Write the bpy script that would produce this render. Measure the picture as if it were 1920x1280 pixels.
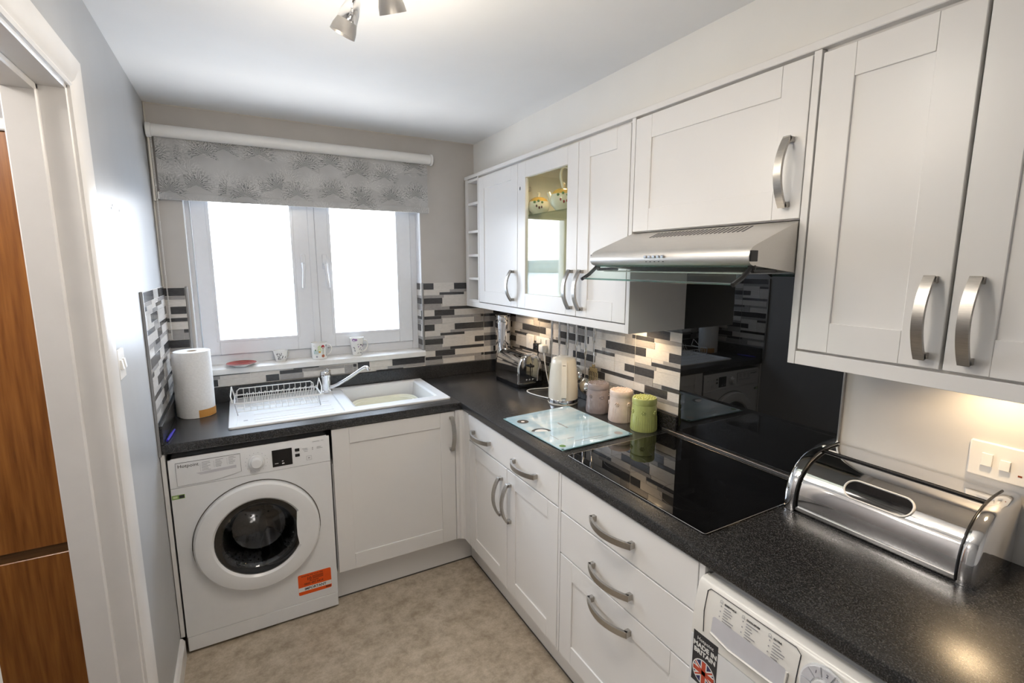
import bpy, bmesh, math, random
from mathutils import Vector, Matrix
random.seed(7)
S = bpy.context.scene
for o in list(bpy.data.objects): bpy.data.objects.remove(o)
COL = S.collection
PI = math.pi

# ------------------------------------------------------------------ camera
cam_d = bpy.data.cameras.new('camera'); cam = bpy.data.objects.new('camera', cam_d); COL.objects.link(cam)
CYAW, CPITCH, CROLL = -0.5069, -0.1552, 0.0004
cam_d.sensor_width = 36.0; cam_d.lens = 914.22 / 1920 * 36.0; cam_d.clip_start = 0.02; cam_d.clip_end = 20000
f_ = Vector((-math.sin(CYAW)*math.cos(CPITCH), math.cos(CYAW)*math.cos(CPITCH), math.sin(CPITCH)))
r_ = Vector((math.cos(CYAW), math.sin(CYAW), 0)); u_ = r_.cross(f_)
r2 = math.cos(CROLL)*r_ + math.sin(CROLL)*u_; u2 = -math.sin(CROLL)*r_ + math.cos(CROLL)*u_
cam.matrix_world = Matrix((( r2.x, u2.x, -f_.x, 0.3077), (r2.y, u2.y, -f_.y, -2.8187), (r2.z, u2.z, -f_.z, 1.5962), (0,0,0,1)))
S.camera = cam

# ------------------------------------------------------------------ world, exposure
S.view_settings.view_transform = 'Standard'; S.view_settings.look = 'None'
S.view_settings.gamma = 1.0; S.view_settings.use_curve_mapping = False
S.view_settings.exposure = 1.22
W_ = bpy.data.worlds.new('sky'); S.world = W_; W_.use_nodes = True
nt = W_.node_tree; nt.nodes.clear()
wo = nt.nodes.new('ShaderNodeOutputWorld'); bg = nt.nodes.new('ShaderNodeBackground')
tc = nt.nodes.new('ShaderNodeTexCoord'); sx = nt.nodes.new('ShaderNodeSeparateXYZ'); rp = nt.nodes.new('ShaderNodeValToRGB')
rp.color_ramp.elements[0].position = 0.0; rp.color_ramp.elements[0].color = (0.95, 0.97, 1.0, 1)
rp.color_ramp.elements[1].position = 0.7; rp.color_ramp.elements[1].color = (0.62, 0.78, 1.0, 1)
nt.links.new(tc.outputs['Generated'], sx.inputs[0]); nt.links.new(sx.outputs['Z'], rp.inputs[0])
nt.links.new(rp.outputs[0], bg.inputs[0]); bg.inputs[1].default_value = 7.0
nt.links.new(bg.outputs[0], wo.inputs[0])
# portal that guides the sky's light through the window opening
pl = bpy.data.lights.new('window_portal', 'AREA'); pl.shape = 'RECTANGLE'; pl.size = 1.16; pl.size_y = 0.98
pl.cycles.is_portal = True
po = bpy.data.objects.new('window_portal', pl); COL.objects.link(po); po.location = (0.68, 0.2, 1.57); po.rotation_euler = (-PI/2, 0, 0)

# ------------------------------------------------------------------ materials
MATS = {}
def mat(name, col, rough=0.5, metal=0.0, var=0.04, scale=30.0, bump=0.0, spec=0.5, coat=0.0, stretch=None, col2=None, emit=None, det=4.0, contrast=(0.35, 0.65), bscale=None, nrough=0.5):
    m = bpy.data.materials.new(name); m.use_nodes = True; n = m.node_tree; b = n.nodes['Principled BSDF']
    b.inputs['Roughness'].default_value = rough; b.inputs['Metallic'].default_value = metal
    b.inputs['Specular IOR Level'].default_value = spec
    if coat: b.inputs['Coat Weight'].default_value = coat; b.inputs['Coat Roughness'].default_value = 0.03
    tc = n.nodes.new('ShaderNodeTexCoord'); mp = n.nodes.new('ShaderNodeMapping')
    n.links.new(tc.outputs['Object'], mp.inputs[0])
    if stretch: mp.inputs['Scale'].default_value = stretch
    nz = n.nodes.new('ShaderNodeTexNoise'); nz.inputs['Scale'].default_value = scale; nz.inputs['Detail'].default_value = det; nz.inputs['Roughness'].default_value = nrough
    n.links.new(mp.outputs[0], nz.inputs[0])
    rp = n.nodes.new('ShaderNodeValToRGB')
    rp.color_ramp.elements[0].position, rp.color_ramp.elements[1].position = contrast
    if col2 is None: col2 = tuple(min(1, c*(1+var)) for c in col); col = tuple(c*(1-var) for c in col)
    rp.color_ramp.elements[0].color = (*col, 1); rp.color_ramp.elements[1].color = (*col2, 1)
    n.links.new(nz.outputs['Fac'], rp.inputs[0]); n.links.new(rp.outputs[0], b.inputs['Base Color'])
    if bump:
        bp = n.nodes.new('ShaderNodeBump'); bp.inputs['Strength'].default_value = bump; bp.inputs['Distance'].default_value = 0.002
        if bscale:
            nz2 = n.nodes.new('ShaderNodeTexNoise'); nz2.inputs['Scale'].default_value = bscale; n.links.new(mp.outputs[0], nz2.inputs[0]); n.links.new(nz2.outputs['Fac'], bp.inputs['Height'])
        else: n.links.new(nz.outputs['Fac'], bp.inputs['Height'])
        n.links.new(bp.outputs[0], b.inputs['Normal'])
    if emit:
        b.inputs['Emission Color'].default_value = (*emit[0], 1); b.inputs['Emission Strength'].default_value = emit[1]
    MATS[name] = m; return m
def glassmat(name, tint=(1,1,1), refl=0.08, rough=0.0, ior=1.5):
    m = bpy.data.materials.new(name); m.use_nodes = True; n = m.node_tree; n.nodes.clear()
    o = n.nodes.new('ShaderNodeOutputMaterial'); mx = n.nodes.new('ShaderNodeMixShader')
    t = n.nodes.new('ShaderNodeBsdfTransparent'); g = n.nodes.new('ShaderNodeBsdfGlossy'); fr = n.nodes.new('ShaderNodeFresnel'); ma = n.nodes.new('ShaderNodeMath'); ma.operation = 'MULTIPLY_ADD'
    nz = n.nodes.new('ShaderNodeTexNoise'); nz.inputs['Scale'].default_value = 3
    mc = n.nodes.new('ShaderNodeMix'); mc.data_type = 'RGBA'
    mc.inputs['A'].default_value = (*tint, 1); mc.inputs['B'].default_value = (*[min(1, c*1.02) for c in tint], 1)
    n.links.new(nz.outputs['Fac'], mc.inputs['Factor']); n.links.new(mc.outputs['Result'], t.inputs[0])
    g.inputs['Roughness'].default_value = rough; fr.inputs['IOR'].default_value = ior
    ge = n.nodes.new('ShaderNodeNewGeometry'); mi = n.nodes.new('ShaderNodeMix'); mi.inputs['A'].default_value = ior; mi.inputs['B'].default_value = 1/ior
    n.links.new(ge.outputs['Backfacing'], mi.inputs['Factor']); n.links.new(mi.outputs['Result'], fr.inputs['IOR'])
    n.links.new(fr.outputs[0], ma.inputs[0]); ma.inputs[1].default_value = 1.0; ma.inputs[2].default_value = refl
    n.links.new(ma.outputs[0], mx.inputs[0]); n.links.new(t.outputs[0], mx.inputs[1]); n.links.new(g.outputs[0], mx.inputs[2]); n.links.new(mx.outputs[0], o.inputs[0])
    MATS[name] = m; return m

mat('cab', (0.80, 0.79, 0.78), 0.32, var=0.006, scale=6)
mat('cab_in', (0.80, 0.785, 0.72), 0.45, var=0.02)
mat('gap', (0.10, 0.09, 0.08), 0.8)
mat('wall_grey', (0.54, 0.51, 0.48), 0.42, var=0.03, scale=6, bump=0.05, bscale=220)
mat('wall_left', (0.44, 0.45, 0.465), 0.40, var=0.03, scale=4, bump=0.06, bscale=90)
mat('wall_right', (0.62, 0.61, 0.60), 0.5, var=0.02, scale=6, bump=0.05, bscale=200)
mat('ceil', (0.84, 0.845, 0.85), 0.7, var=0.012, scale=5, bump=0.04, bscale=160)
mat('bulk', (0.84, 0.83, 0.80), 0.55, var=0.012, scale=5, bump=0.03, bscale=160)
mat('gloss_paint', (0.74, 0.73, 0.725), 0.28, var=0.02, scale=12, bump=0.03)
mat('paint_bead', (0.62, 0.58, 0.52), 0.35, var=0.05, scale=20)
mat('worktop', (0.012, 0.012, 0.013), 0.27, spec=0.6, col2=(0.085, 0.083, 0.082), scale=360, contrast=(0.46, 0.74), det=2.0)
mat('steel', (0.46, 0.44, 0.41), 0.34, metal=1.0, var=0.10, scale=40, stretch=(1, 1, 30))
mat('steel_h', (0.46, 0.44, 0.41), 0.34, metal=1.0, var=0.10, scale=40, stretch=(30, 1, 30))
mat('hood', (0.68, 0.655, 0.62), 0.42, metal=1.0, var=0.05, scale=30, stretch=(40, 1, 40))
mat('chrome', (0.82, 0.82, 0.83), 0.06, metal=1.0, var=0.01)
mat('chrome_dark', (0.42, 0.42, 0.43), 0.08, metal=1.0, var=0.01)
mat('alu', (0.42, 0.41, 0.40), 0.38, metal=1.0, var=0.05)
mat('blackglass', (0.004, 0.004, 0.0045), 0.015, var=0.2, spec=0.55)
mat('splash', (0.006, 0.006, 0.006), 0.012, var=0.3, scale=500, spec=0.6)
mat('filter', (0.42, 0.42, 0.41), 0.45, var=0.05, scale=300)
mat('zone', (0.010, 0.010, 0.010), 0.2)
mat('black', (0.012, 0.012, 0.013), 0.35, var=0.1)
mat('blackgloss', (0.012, 0.012, 0.014), 0.08, var=0.1)
mat('pvc', (0.83, 0.845, 0.88), 0.25, var=0.01)
mat('sill', (0.82, 0.81, 0.79), 0.28, var=0.02)
mat('appl', (0.80, 0.81, 0.825), 0.22, var=0.008)
mat('appl_warm', (0.80, 0.785, 0.75), 0.25, var=0.008)
mat('sink', (0.80, 0.805, 0.81), 0.20, var=0.008)
mat('bowl', (0.80, 0.79, 0.66), 0.35, var=0.02)
mat('tileD', (0.050, 0.049, 0.051), 0.20, var=0.18, scale=60, stretch=(1, 1, 3), bump=0.05)
mat('tileM', (0.34, 0.325, 0.315), 0.20, var=0.08, scale=60, stretch=(1, 1, 3), bump=0.05)
mat('tileL', (0.66, 0.625, 0.585), 0.18, var=0.05, scale=60, stretch=(1, 1, 3), bump=0.05)
mat('grout', (0.78, 0.76, 0.73), 0.7, var=0.03)
mat('plastic_w', (0.82, 0.81, 0.79), 0.3, var=0.01)
mat('plastic_grey', (0.58, 0.58, 0.62), 0.3, var=0.02)
mat('paper', (0.84, 0.84, 0.84), 0.85, var=0.03, scale=120, bump=0.35)
mat('card', (0.45, 0.28, 0.12), 0.8)
mat('orange_l', (0.62, 0.30, 0.07), 0.5, var=0.06)
mat('sticker_o', (0.85, 0.10, 0.005), 0.4, var=0.03)
mat('ink', (0.03, 0.03, 0.035), 0.5)
mat('ink_grey', (0.30, 0.30, 0.32), 0.5)
mat('ink_brown', (0.22, 0.03, 0.0), 0.5)
mat('white_p', (0.82, 0.82, 0.80), 0.4, var=0.01)
mat('kettle', (0.78, 0.735, 0.64), 0.22, var=0.01, coat=0.3)
mat('cream_plastic', (0.80, 0.76, 0.68), 0.3, var=0.01)
mat('can_grey', (0.30, 0.255, 0.255), 0.32, var=0.06, scale=60)
mat('can_pink', (0.70, 0.57, 0.50), 0.32, var=0.04, scale=60)
mat('can_green', (0.43, 0.47, 0.16), 0.28, var=0.05, scale=60)
mat('china', (0.84, 0.83, 0.80), 0.12, var=0.01)
mat('cream_china', (0.80, 0.77, 0.66), 0.15, var=0.02)
mat('ochre', (0.72, 0.46, 0.10), 0.2, var=0.1)
mat('leaf', (0.12, 0.25, 0.08), 0.25, var=0.15)
mat('cherry', (0.35, 0.025, 0.03), 0.2, var=0.15)
mat('cherry_dark', (0.12, 0.03, 0.03), 0.2, var=0.15)
mat('red_glaze', (0.32, 0.03, 0.025), 0.2, var=0.12)
mat('violet', (0.30, 0.16, 0.36), 0.3, var=0.1)
mat('navy', (0.05, 0.05, 0.10), 0.3, var=0.1)
mat('terracotta', (0.45, 0.14, 0.07), 0.4, var=0.1)
mat('palegreen', (0.62, 0.72, 0.42), 0.3, var=0.05)
mat('teal', (0.25, 0.50, 0.50), 0.3, var=0.05)
mat('pen', (0.05, 0.04, 0.45), 0.2, var=0.1)
mat('floor', (0.31, 0.25, 0.18), 0.42, col2=(0.58, 0.50, 0.40), scale=13, det=15, nrough=0.80, contrast=(0.38, 0.63))
mat('wood', (0.19, 0.062, 0.012), 0.30, col2=(0.36, 0.140, 0.032), scale=9, stretch=(9, 9, 0.5), det=7, contrast=(0.3, 0.7))
mat('wood_dark', (0.075, 0.035, 0.012), 0.4, col2=(0.13, 0.06, 0.02), scale=12, stretch=(0.6, 6, 8))
mat('hall', (0.36, 0.36, 0.37), 0.6, var=0.03)
mat('hallfloor', (0.20, 0.15, 0.10), 0.6, var=0.1)
mat('lamp_lens', (0.9, 0.85, 0.75), 0.3, emit=((1.0, 0.85, 0.65), 2.0))
mat('tape_white', (0.80, 0.79, 0.76), 0.4, var=0.01)
mat('sea', (0.30, 0.36, 0.42), 0.25, var=0.06, scale=0.02)
mat('hill', (0.20, 0.25, 0.26), 0.9, var=0.2, scale=0.01)
mat('flag_blue', (0.02, 0.025, 0.12), 0.4); mat('flag_red', (0.55, 0.07, 0.03), 0.4)
mat('green_tag', (0.22, 0.36, 0.10), 0.4); mat('brass', (0.55, 0.48, 0.36), 0.3, metal=1.0)
mat('spat', (0.55, 0.50, 0.36), 0.25, metal=1.0)
glassmat('pane', (0.98, 0.99, 0.99), 0.0)
glassmat('cabglass', (0.95, 0.975, 0.93), 0.0)
glassmat('shelfglass', (0.86, 0.93, 0.88), 0.02)
glassmat('visor', (0.90, 0.96, 0.935), 0.0, ior=1.25)
glassmat('visor_edge', (0.30, 0.62, 0.52), 0.25, rough=0.2)
glassmat('washglass', (0.42, 0.43, 0.44), 0.03)
glassmat('binglass', (0.10, 0.10, 0.10), 0.04)

def fabric():
    m = bpy.data.materials.new('fabric'); m.use_nodes = True; n = m.node_tree; b = n.nodes['Principled BSDF']; L = n.links.new
    b.inputs['Roughness'].default_value = 0.8
    tc = n.nodes.new('ShaderNodeTexCoord')
    def M(op, a, bb=None, c=None):
        q = n.nodes.new('ShaderNodeMath'); q.operation = op
        for i, v in enumerate((a, bb, c)):
            if v is None: continue
            if isinstance(v, (int, float)): q.inputs[i].default_value = v
            else: L(v, q.inputs[i])
        return q.outputs[0]
    def burst(scale, off, N, thick, seedrot):
        mp = n.nodes.new('ShaderNodeMapping'); mp.inputs['Location'].default_value = off; mp.inputs['Scale'].default_value = (1, 0.0, 1.0)
        L(tc.outputs['Object'], mp.inputs[0])
        v = n.nodes.new('ShaderNodeTexVoronoi'); v.voronoi_dimensions = '3D'; v.inputs['Scale'].default_value = scale; v.inputs['Randomness'].default_value = 0.55
        L(mp.outputs[0], v.inputs['Vector'])
        sc = n.nodes.new('ShaderNodeVectorMath'); sc.operation = 'SUBTRACT'; L(mp.outputs[0], sc.inputs[0]); L(v.outputs['Position'], sc.inputs[1])
        sp = n.nodes.new('ShaderNodeSeparateXYZ'); L(sc.outputs[0], sp.inputs[0])
        nz = n.nodes.new('ShaderNodeTexNoise'); nz.inputs['Scale'].default_value = 55; nz.inputs['Detail'].default_value = 2; L(mp.outputs[0], nz.inputs[0])
        zz = M('ADD', sp.outputs['Z'], 0.018)
        ang = M('ARCTAN2', sp.outputs['X'], zz)
        wob = M('MULTIPLY_ADD', nz.outputs['Fac'], 0.75, ang)
        d = M('SQRT', M('ADD', M('MULTIPLY', sp.outputs['X'], sp.outputs['X']), M('MULTIPLY', zz, zz)))
        freq = M('SINE', M('MULTIPLY', wob, N))
        line = M('GREATER_THAN', freq, thick)
        up = M('SUBTRACT', 1.0, M('SMOOTH_MIN', 1.0, M('ABSOLUTE', M('DIVIDE', ang, 2.1)), 0.1))
        upm = M('GREATER_THAN', up, 0.03)
        fade = M('MAXIMUM', M('SUBTRACT', 1.0, M('DIVIDE', d, 0.088)), 0.0)
        return M('MULTIPLY', M('MULTIPLY', line, upm), fade), M('MULTIPLY', fade, fade)
    d1, s1 = burst(6.6, (0.02, 0, 0.03), 27, 0.55, 0)
    l1, s2 = burst(7.0, (0.33, 0, 0.47), 27, 0.45, 0)
    nb = n.nodes.new('ShaderNodeTexNoise'); nb.inputs['Scale'].default_value = 7; L(tc.outputs['Object'], nb.inputs[0])
    r0 = n.nodes.new('ShaderNodeValToRGB'); r0.color_ramp.elements[0].position = .35; r0.color_ramp.elements[1].position = .65
    r0.color_ramp.elements[0].color = (0.46, 0.455, 0.45, 1); r0.color_ramp.elements[1].color = (0.56, 0.555, 0.55, 1); L(nb.outputs['Fac'], r0.inputs[0])
    def mix(fac, a, colr):
        q = n.nodes.new('ShaderNodeMix'); q.data_type = 'RGBA'; L(fac, q.inputs['Factor']); L(a, q.inputs['A']); q.inputs['B'].default_value = (*colr, 1); return q.outputs['Result']
    c = mix(M('MULTIPLY', l1, 0.9), r0.outputs[0], (0.75, 0.74, 0.72))
    c = mix(M('MULTIPLY', s1, 0.22), c, (0.26, 0.26, 0.26))
    c = mix(M('MINIMUM', M('MULTIPLY', d1, 1.35), 1.0), c, (0.11, 0.12, 0.12))
    L(c, b.inputs['Base Color'])
    tr = n.nodes.new('ShaderNodeBsdfTranslucent'); L(c, tr.inputs[0]); mx = n.nodes.new('ShaderNodeMixShader'); mx.inputs[0].default_value = 0.10
    o = n.nodes['Material Output']; L(b.outputs[0], mx.inputs[1]); L(tr.outputs[0], mx.inputs[2]); L(mx.outputs[0], o.inputs[0])
    MATS['fabric'] = m
fabric()
def boardmat():
    m = bpy.data.materials.new('boardprint'); m.use_nodes = True; n = m.node_tree; b = n.nodes['Principled BSDF']; L = n.links.new
    b.inputs['Roughness'].default_value = 0.04; b.inputs['Specular IOR Level'].default_value = 0.7; b.inputs['Coat Weight'].default_value = 0.6; b.inputs['Coat Roughness'].default_value = 0.01
    tc = n.nodes.new('ShaderNodeTexCoord'); mp = n.nodes.new('ShaderNodeMapping'); mp.inputs['Scale'].default_value = (3, 9, 1); mp.inputs['Rotation'].default_value = (0, 0, 0.2)
    L(tc.outputs['Object'], mp.inputs[0]); nz = n.nodes.new('ShaderNodeTexNoise'); nz.inputs['Scale'].default_value = 1.2; nz.inputs['Detail'].default_value = 5; L(mp.outputs[0], nz.inputs[0])
    r = n.nodes.new('ShaderNodeValToRGB'); e = r.color_ramp.elements
    e[0].position = .30; e[0].color = (0.27, 0.45, 0.58, 1); e[1].position = .70; e[1].color = (0.68, 0.78, 0.82, 1)
    q = e.new(0.5); q.color = (0.48, 0.66, 0.75, 1)
    L(nz.outputs['Fac'], r.inputs[0]); L(r.outputs[0], b.inputs['Base Color']); MATS['boardprint'] = m
boardmat()

# ------------------------------------------------------------------ mesh helpers
def BM(): return bmesh.new()
ID = Matrix.Identity(4)
def frame(O, u, n):
    """local (u, v=up, n=out) -> world"""
    u = Vector(u); n = Vector(n); v = Vector((0, 0, 1))
    return Matrix(((u.x, v.x, n.x, O[0]), (u.y, v.y, n.y, O[1]), (u.z, v.z, n.z, O[2]), (0, 0, 0, 1)))
def box(bm, x0, x1, y0, y1, z0, z1, bev=0.0, M=ID, seg=1):
    if x0 > x1: x0, x1 = x1, x0
    if y0 > y1: y0, y1 = y1, y0
    if z0 > z1: z0, z1 = z1, z0
    vs = [bm.verts.new((x, y, z)) for x in (x0, x1) for y in (y0, y1) for z in (z0, z1)]
    F = [(0,1,3,2), (4,6,7,5), (0,4,5,1), (2,3,7,6), (0,2,6,4), (1,5,7,3)]
    fs = [bm.faces.new([vs[i] for i in f]) for f in F]
    if bev > 0:
        es = list({e for f in fs for e in f.edges})
        res = bmesh.ops.bevel(bm, geom=es, offset=bev, segments=seg, affect='EDGES', profile=0.5)
        vs = list({v for f in res['faces'] for v in f.verts} | {v for v in vs if v.is_valid})
    if M is not ID: bmesh.ops.transform(bm, matrix=M, verts=[v for v in vs if v.is_valid])
def prism(bm, pts, axis, a0, a1, M=ID):
    """pts: 2D polygon in the remaining two axes (order xyz minus axis); extruded along axis"""
    def P(p, a):
        if axis == 'x': return Vector((a, p[0], p[1]))
        if axis == 'y': return Vector((p[0], a, p[1]))
        return Vector((p[0], p[1], a))
    A = [bm.verts.new(M @ P(p, a0)) for p in pts]; B = [bm.verts.new(M @ P(p, a1)) for p in pts]
    n = len(pts)
    for i in range(n): bm.faces.new((A[i], A[(i+1) % n], B[(i+1) % n], B[i]))
    bm.faces.new(A[::-1]); bm.faces.new(B)
def lathe(bm, prof, c, axis='z', seg=32, a0=0, a1=2*PI):
    """prof: list of (r, h); closed loop around the axis through c"""
    rings = []; full = abs(a1-a0-2*PI) < 1e-6; n = seg if full else seg+1
    for r, h in prof:
        ring = []
        if r < 1e-6:
            p = {'z': (0, 0, h), 'x': (h, 0, 0), 'y': (0, h, 0)}[axis]; v = bm.verts.new(Vector(c)+Vector(p)); ring = [v]*n
        else:
            for i in range(n):
                a = a0+(a1-a0)*i/seg; ca, sa = r*math.cos(a), r*math.sin(a)
                p = {'z': (ca, sa, h), 'x': (h, ca, sa), 'y': (ca, h, sa)}[axis]
                ring.append(bm.verts.new(Vector(c)+Vector(p)))
        rings.append(ring)
    for A, B in zip(rings, rings[1:]):
        for i in range(seg):
            j = (i+1) % n
            vs = []
            for v in (A[i], A[j], B[j], B[i]):
                if v not in vs: vs.append(v)
            if len(vs) > 2:
                try: bm.faces.new(vs)
                except ValueError: pass
def tube(bm, pts, r, seg=8, closed=False, caps=True, radii=None):
    pts = [Vector(p) for p in pts]; n = len(pts); rings = []; prev = None
    for i, p in enumerate(pts):
        a = pts[(i-1) % n] if (closed or i > 0) else p; b = pts[(i+1) % n] if (closed or i < n-1) else p
        t = (b-a).normalized()
        if prev is None:
            prev = t.orthogonal().normalized()
        else:
            prev = (prev - t*prev.dot(t)); prev = prev.normalized() if prev.length > 1e-6 else t.orthogonal().normalized()
        w = t.cross(prev); rr = radii[i] if radii else r
        rings.append([bm.verts.new(p+rr*(math.cos(2*PI*k/seg)*prev+math.sin(2*PI*k/seg)*w)) for k in range(seg)])
    R = list(zip(rings, rings[1:])) + ([(rings[-1], rings[0])] if closed else [])
    for A, B in R:
        for k in range(seg): bm.faces.new((A[k], A[(k+1) % seg], B[(k+1) % seg], B[k]))
    if caps and not closed:
        bm.faces.new(rings[0][::-1]); bm.faces.new(rings[-1])
def sphere(bm, c, r, sc=(1, 1, 1), seg=12):
    M = Matrix.Translation(c) @ Matrix.Diagonal((*sc, 1)); bmesh.ops.create_uvsphere(bm, u_segments=seg, v_segments=max(6, seg//2), radius=r, matrix=M)
def disc(bm, M, r, n0, n1, seg=20, c=(0, 0), sx=1.0):
    pts = [(c[0]+sx*r*math.cos(2*PI*i/seg), c[1]+r*math.sin(2*PI*i/seg)) for i in range(seg)]
    prism(bm, pts, 'z', n0, n1, M)
def bez(p0, p1, p2, p3, n=12):
    p0, p1, p2, p3 = map(Vector, (p0, p1, p2, p3))
    return [(1-t)**3*p0+3*(1-t)**2*t*p1+3*(1-t)*t*t*p2+t**3*p3 for t in [i/n for i in range(n+1)]]
def rrect(x0, x1, y0, y1, r, n=5):
    P = []
    for cx, cy, a in ((x1-r, y1-r, 0), (x0+r, y1-r, PI/2), (x0+r, y0+r, PI), (x1-r, y0+r, 1.5*PI)):
        for i in range(n+1): P.append((cx+r*math.cos(a+PI/2*i/n), cy+r*math.sin(a+PI/2*i/n)))
    return P
def obj(name, bm, m, parent=None, smooth=None, label=None):
    bmesh.ops.recalc_face_normals(bm, faces=bm.faces)
    me = bpy.data.meshes.new(name); bm.to_mesh(me); bm.free()
    me.materials.append(MATS[m] if isinstance(m, str) else m)
    o = bpy.data.objects.new(name, me); COL.objects.link(o)
    if smooth is not None:
        for p in me.polygons: p.use_smooth = True
        me.set_sharp_from_angle(angle=math.radians(smooth))
    if parent is not None:
        o.parent = parent
        if parent.type == 'EMPTY': o.location = -parent.location
    if label: o['label'] = label
    return o
def thing(name, label, cat, loc, group=None):
    o = bpy.data.objects.new(name, None); COL.objects.link(o); o.location = loc; o.empty_display_size = 0.05
    return tag(o, label, cat, group)
def tag(o, label, cat, group=None):
    o['label'] = label; o['category'] = cat
    if group: o['group'] = group
    return o
def struct(name, bm, m, parent=None, smooth=None, label=None):
    o = obj(name, bm, m, parent, smooth)
    if parent is None: o['kind'] = 'structure'
    if label: o['label'] = label
    return o
def bxo(name, dims, m, parent=None, bev=0.0):
    b = BM(); box(b, *dims, bev); return obj(name, b, m, parent)
def text(s, M, size, m, parent, name='lettering', align='LEFT', ext=0.0003, spacing=1.0, bold=0.0):
    cu = bpy.data.curves.new(name, 'FONT'); cu.body = s; cu.size = size; cu.align_x = align; cu.extrude = ext; cu.space_character = spacing; cu.offset = bold
    cu.resolution_u = 3
    t = bpy.data.objects.new('tmp_text', cu); COL.objects.link(t)
    dg = bpy.context.evaluated_depsgraph_get(); me = bpy.data.meshes.new_from_object(t.evaluated_get(dg))
    bpy.data.objects.remove(t); bpy.data.curves.remove(cu)
    me.transform(M); me.name = name; me.materials.clear(); me.materials.append(MATS[m])
    o = bpy.data.objects.new(name, me); COL.objects.link(o); o.parent = parent
    if parent.type == 'EMPTY': o.location = -parent.location
    return o

# ------------------------------------------------------------------ room dimensions
XL, XR, H = -0.012, 1.84, 2.315
YR = -3.45            # rear wall behind the camera
ZT, ZB = 0.91, 0.872  # worktop top / underside
XF, YF = 1.242, -0.60 # worktop front edges
XD, YD = 1.250, -0.594  # door faces of the base units
XC = 1.538            # door faces of the wall units
Z1, ZP, Z2, Z3 = 1.3787, 1.3468, 2.0965, 2.1164
FR = frame((XD, 0, 0), (0, -1, 0), (-1, 0, 0))    # right run fronts: local u = -y
FC = frame((XC, 0, 0), (0, -1, 0), (-1, 0, 0))    # wall unit fronts
FBk = frame((0, YD, 0), (1, 0, 0), (0, -1, 0))    # back run fronts
WB = frame((0, 0, 0), (1, 0, 0), (0, -1, 0))      # back wall face
WR = frame((XR, 0, 0), (0, -1, 0), (-1, 0, 0))    # right wall face, u=-y
WL = frame((XL, 0, 0), (0, 1, 0), (1, 0, 0))      # left wall face, u=y

# ---- shell
b = BM(); box(b, XL-0.1, XR+0.1, YR-0.1, 0.3, -0.06, 0.0); struct('floor', b, 'floor')
b = BM(); box(b, XL-0.1, XR+0.1, YR-0.1, 0.3, H, H+0.08); struct('ceiling', b, 'ceil')
WX0, WX1, WZ0, WZ1 = 0.10, 1.258, 1.05, 2.05
b = BM()
box(b, XL-0.1, WX0, 0, 0.28, 0, H); box(b, WX1, XR+0.1, 0, 0.28, 0, H); box(b, WX0, WX1, 0, 0.28, 0, WZ0); box(b, WX0, WX1, 0, 0.28, WZ1, H)
wall_back = struct('wall_back', b, 'wall_grey')
b = BM(); box(b, XR, XR+0.1, YR-0.1, 0, 0, H); wall_right = struct('wall_right', b, 'wall_right')
DY0, DY1, DZ = -1.25, -2.02, 2.02     # doorway in the left wall
b = BM(); box(b, XL-0.1, XL, DY0, 0, 0, H); box(b, XL-0.1, XL, YR-0.1, DY1, 0, H); box(b, XL-0.1, XL, DY1, DY0, DZ, H)
wall_left = struct('wall_left', b, 'wall_left')
b = BM(); box(b, XL-0.1, XR+0.1, YR-0.1, YR, 0, H); struct('wall_rear', b, 'wall_right')
b = BM(); box(b, 1.605, XR, -2.75, 0, Z3, H); struct('wall_bulkhead', b, 'bulk')
b = BM(); tube(b, [(XL+0.004, -0.006, 1.49), (XL+0.004, -0.006, H)], 0.004); obj('corner_bead', b, 'paint_bead', wall_back, 60)
b = BM(); box(b, XL, 1.605, -0.003, 0, H-0.004, H); obj('paint_line', b, 'paint_bead', wall_back)
for (yy, zz) in ((-0.915, 1.765), (-0.895, 1.775), (-0.80, 1.768)):
    b = BM(); disc(b, WL, 0.004, 0.0, 0.0006, 8, (yy, zz)); obj('screw_hole', b, 'ink_grey', wall_left)

# ---- hall seen through the doorway
b = BM(); box(b, -1.6, XL-0.1, -2.6, -0.3, -0.06, 0); struct('floor_hall', b, 'hallfloor')
b = BM(); box(b, -1.6, XL-0.1, -2.6, -0.3, 2.4, 2.46); struct('ceiling_hall', b, 'ceil')
b = BM(); box(b, -1.7, -1.6, -2.6, -0.3, 0, 2.4); struct('wall_hall_side', b, 'hall')
b = BM(); box(b, -1.6, XL-0.1, -0.65, -0.3, 0, 2.4); struct('wall_hall_end', b, 'hall')
b = BM(); box(b, -1.6, XL-0.1, -2.7, -2.6, 0, 2.4); struct('wall_hall_rear', b, 'hall')
cup = thing('hall_cupboard', 'orange-brown wood panelled cupboard in the hall seen through the doorway', 'cupboard', (-0.6, -0.7, 0))
bxo('upper_panel', (-1.3, XL-0.105, -0.70, -0.652, 0.645, 1.997), 'wood', cup, 0.002)
bxo('lower_panel', (-1.3, XL-0.105, -0.70, -0.652, 0.02, 0.612), 'wood', cup, 0.002)
bxo('dark_rail', (-1.3, XL-0.105, -0.694, -0.652, 0.612, 0.645), 'wood_dark', cup)
bxo('top_trim', (-1.3, XL-0.105, -0.71, -0.652, 1.999, 2.035), 'gloss_paint', cup, 0.004)
lt = thing('added_hall_lamp', 'round white lamp added out of sight on the hall ceiling', 'lamp', (-0.75, -1.5, 2.4))  # unseen lamp, added to brighten the hall
b = BM(); lathe(b, [(0.0, -0.09), (0.08, -0.08), (0.13, -0.04), (0.14, 0.0)], (-0.75, -1.5, 2.4)); obj('shade', b, 'plastic_w', lt, 40)
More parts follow.
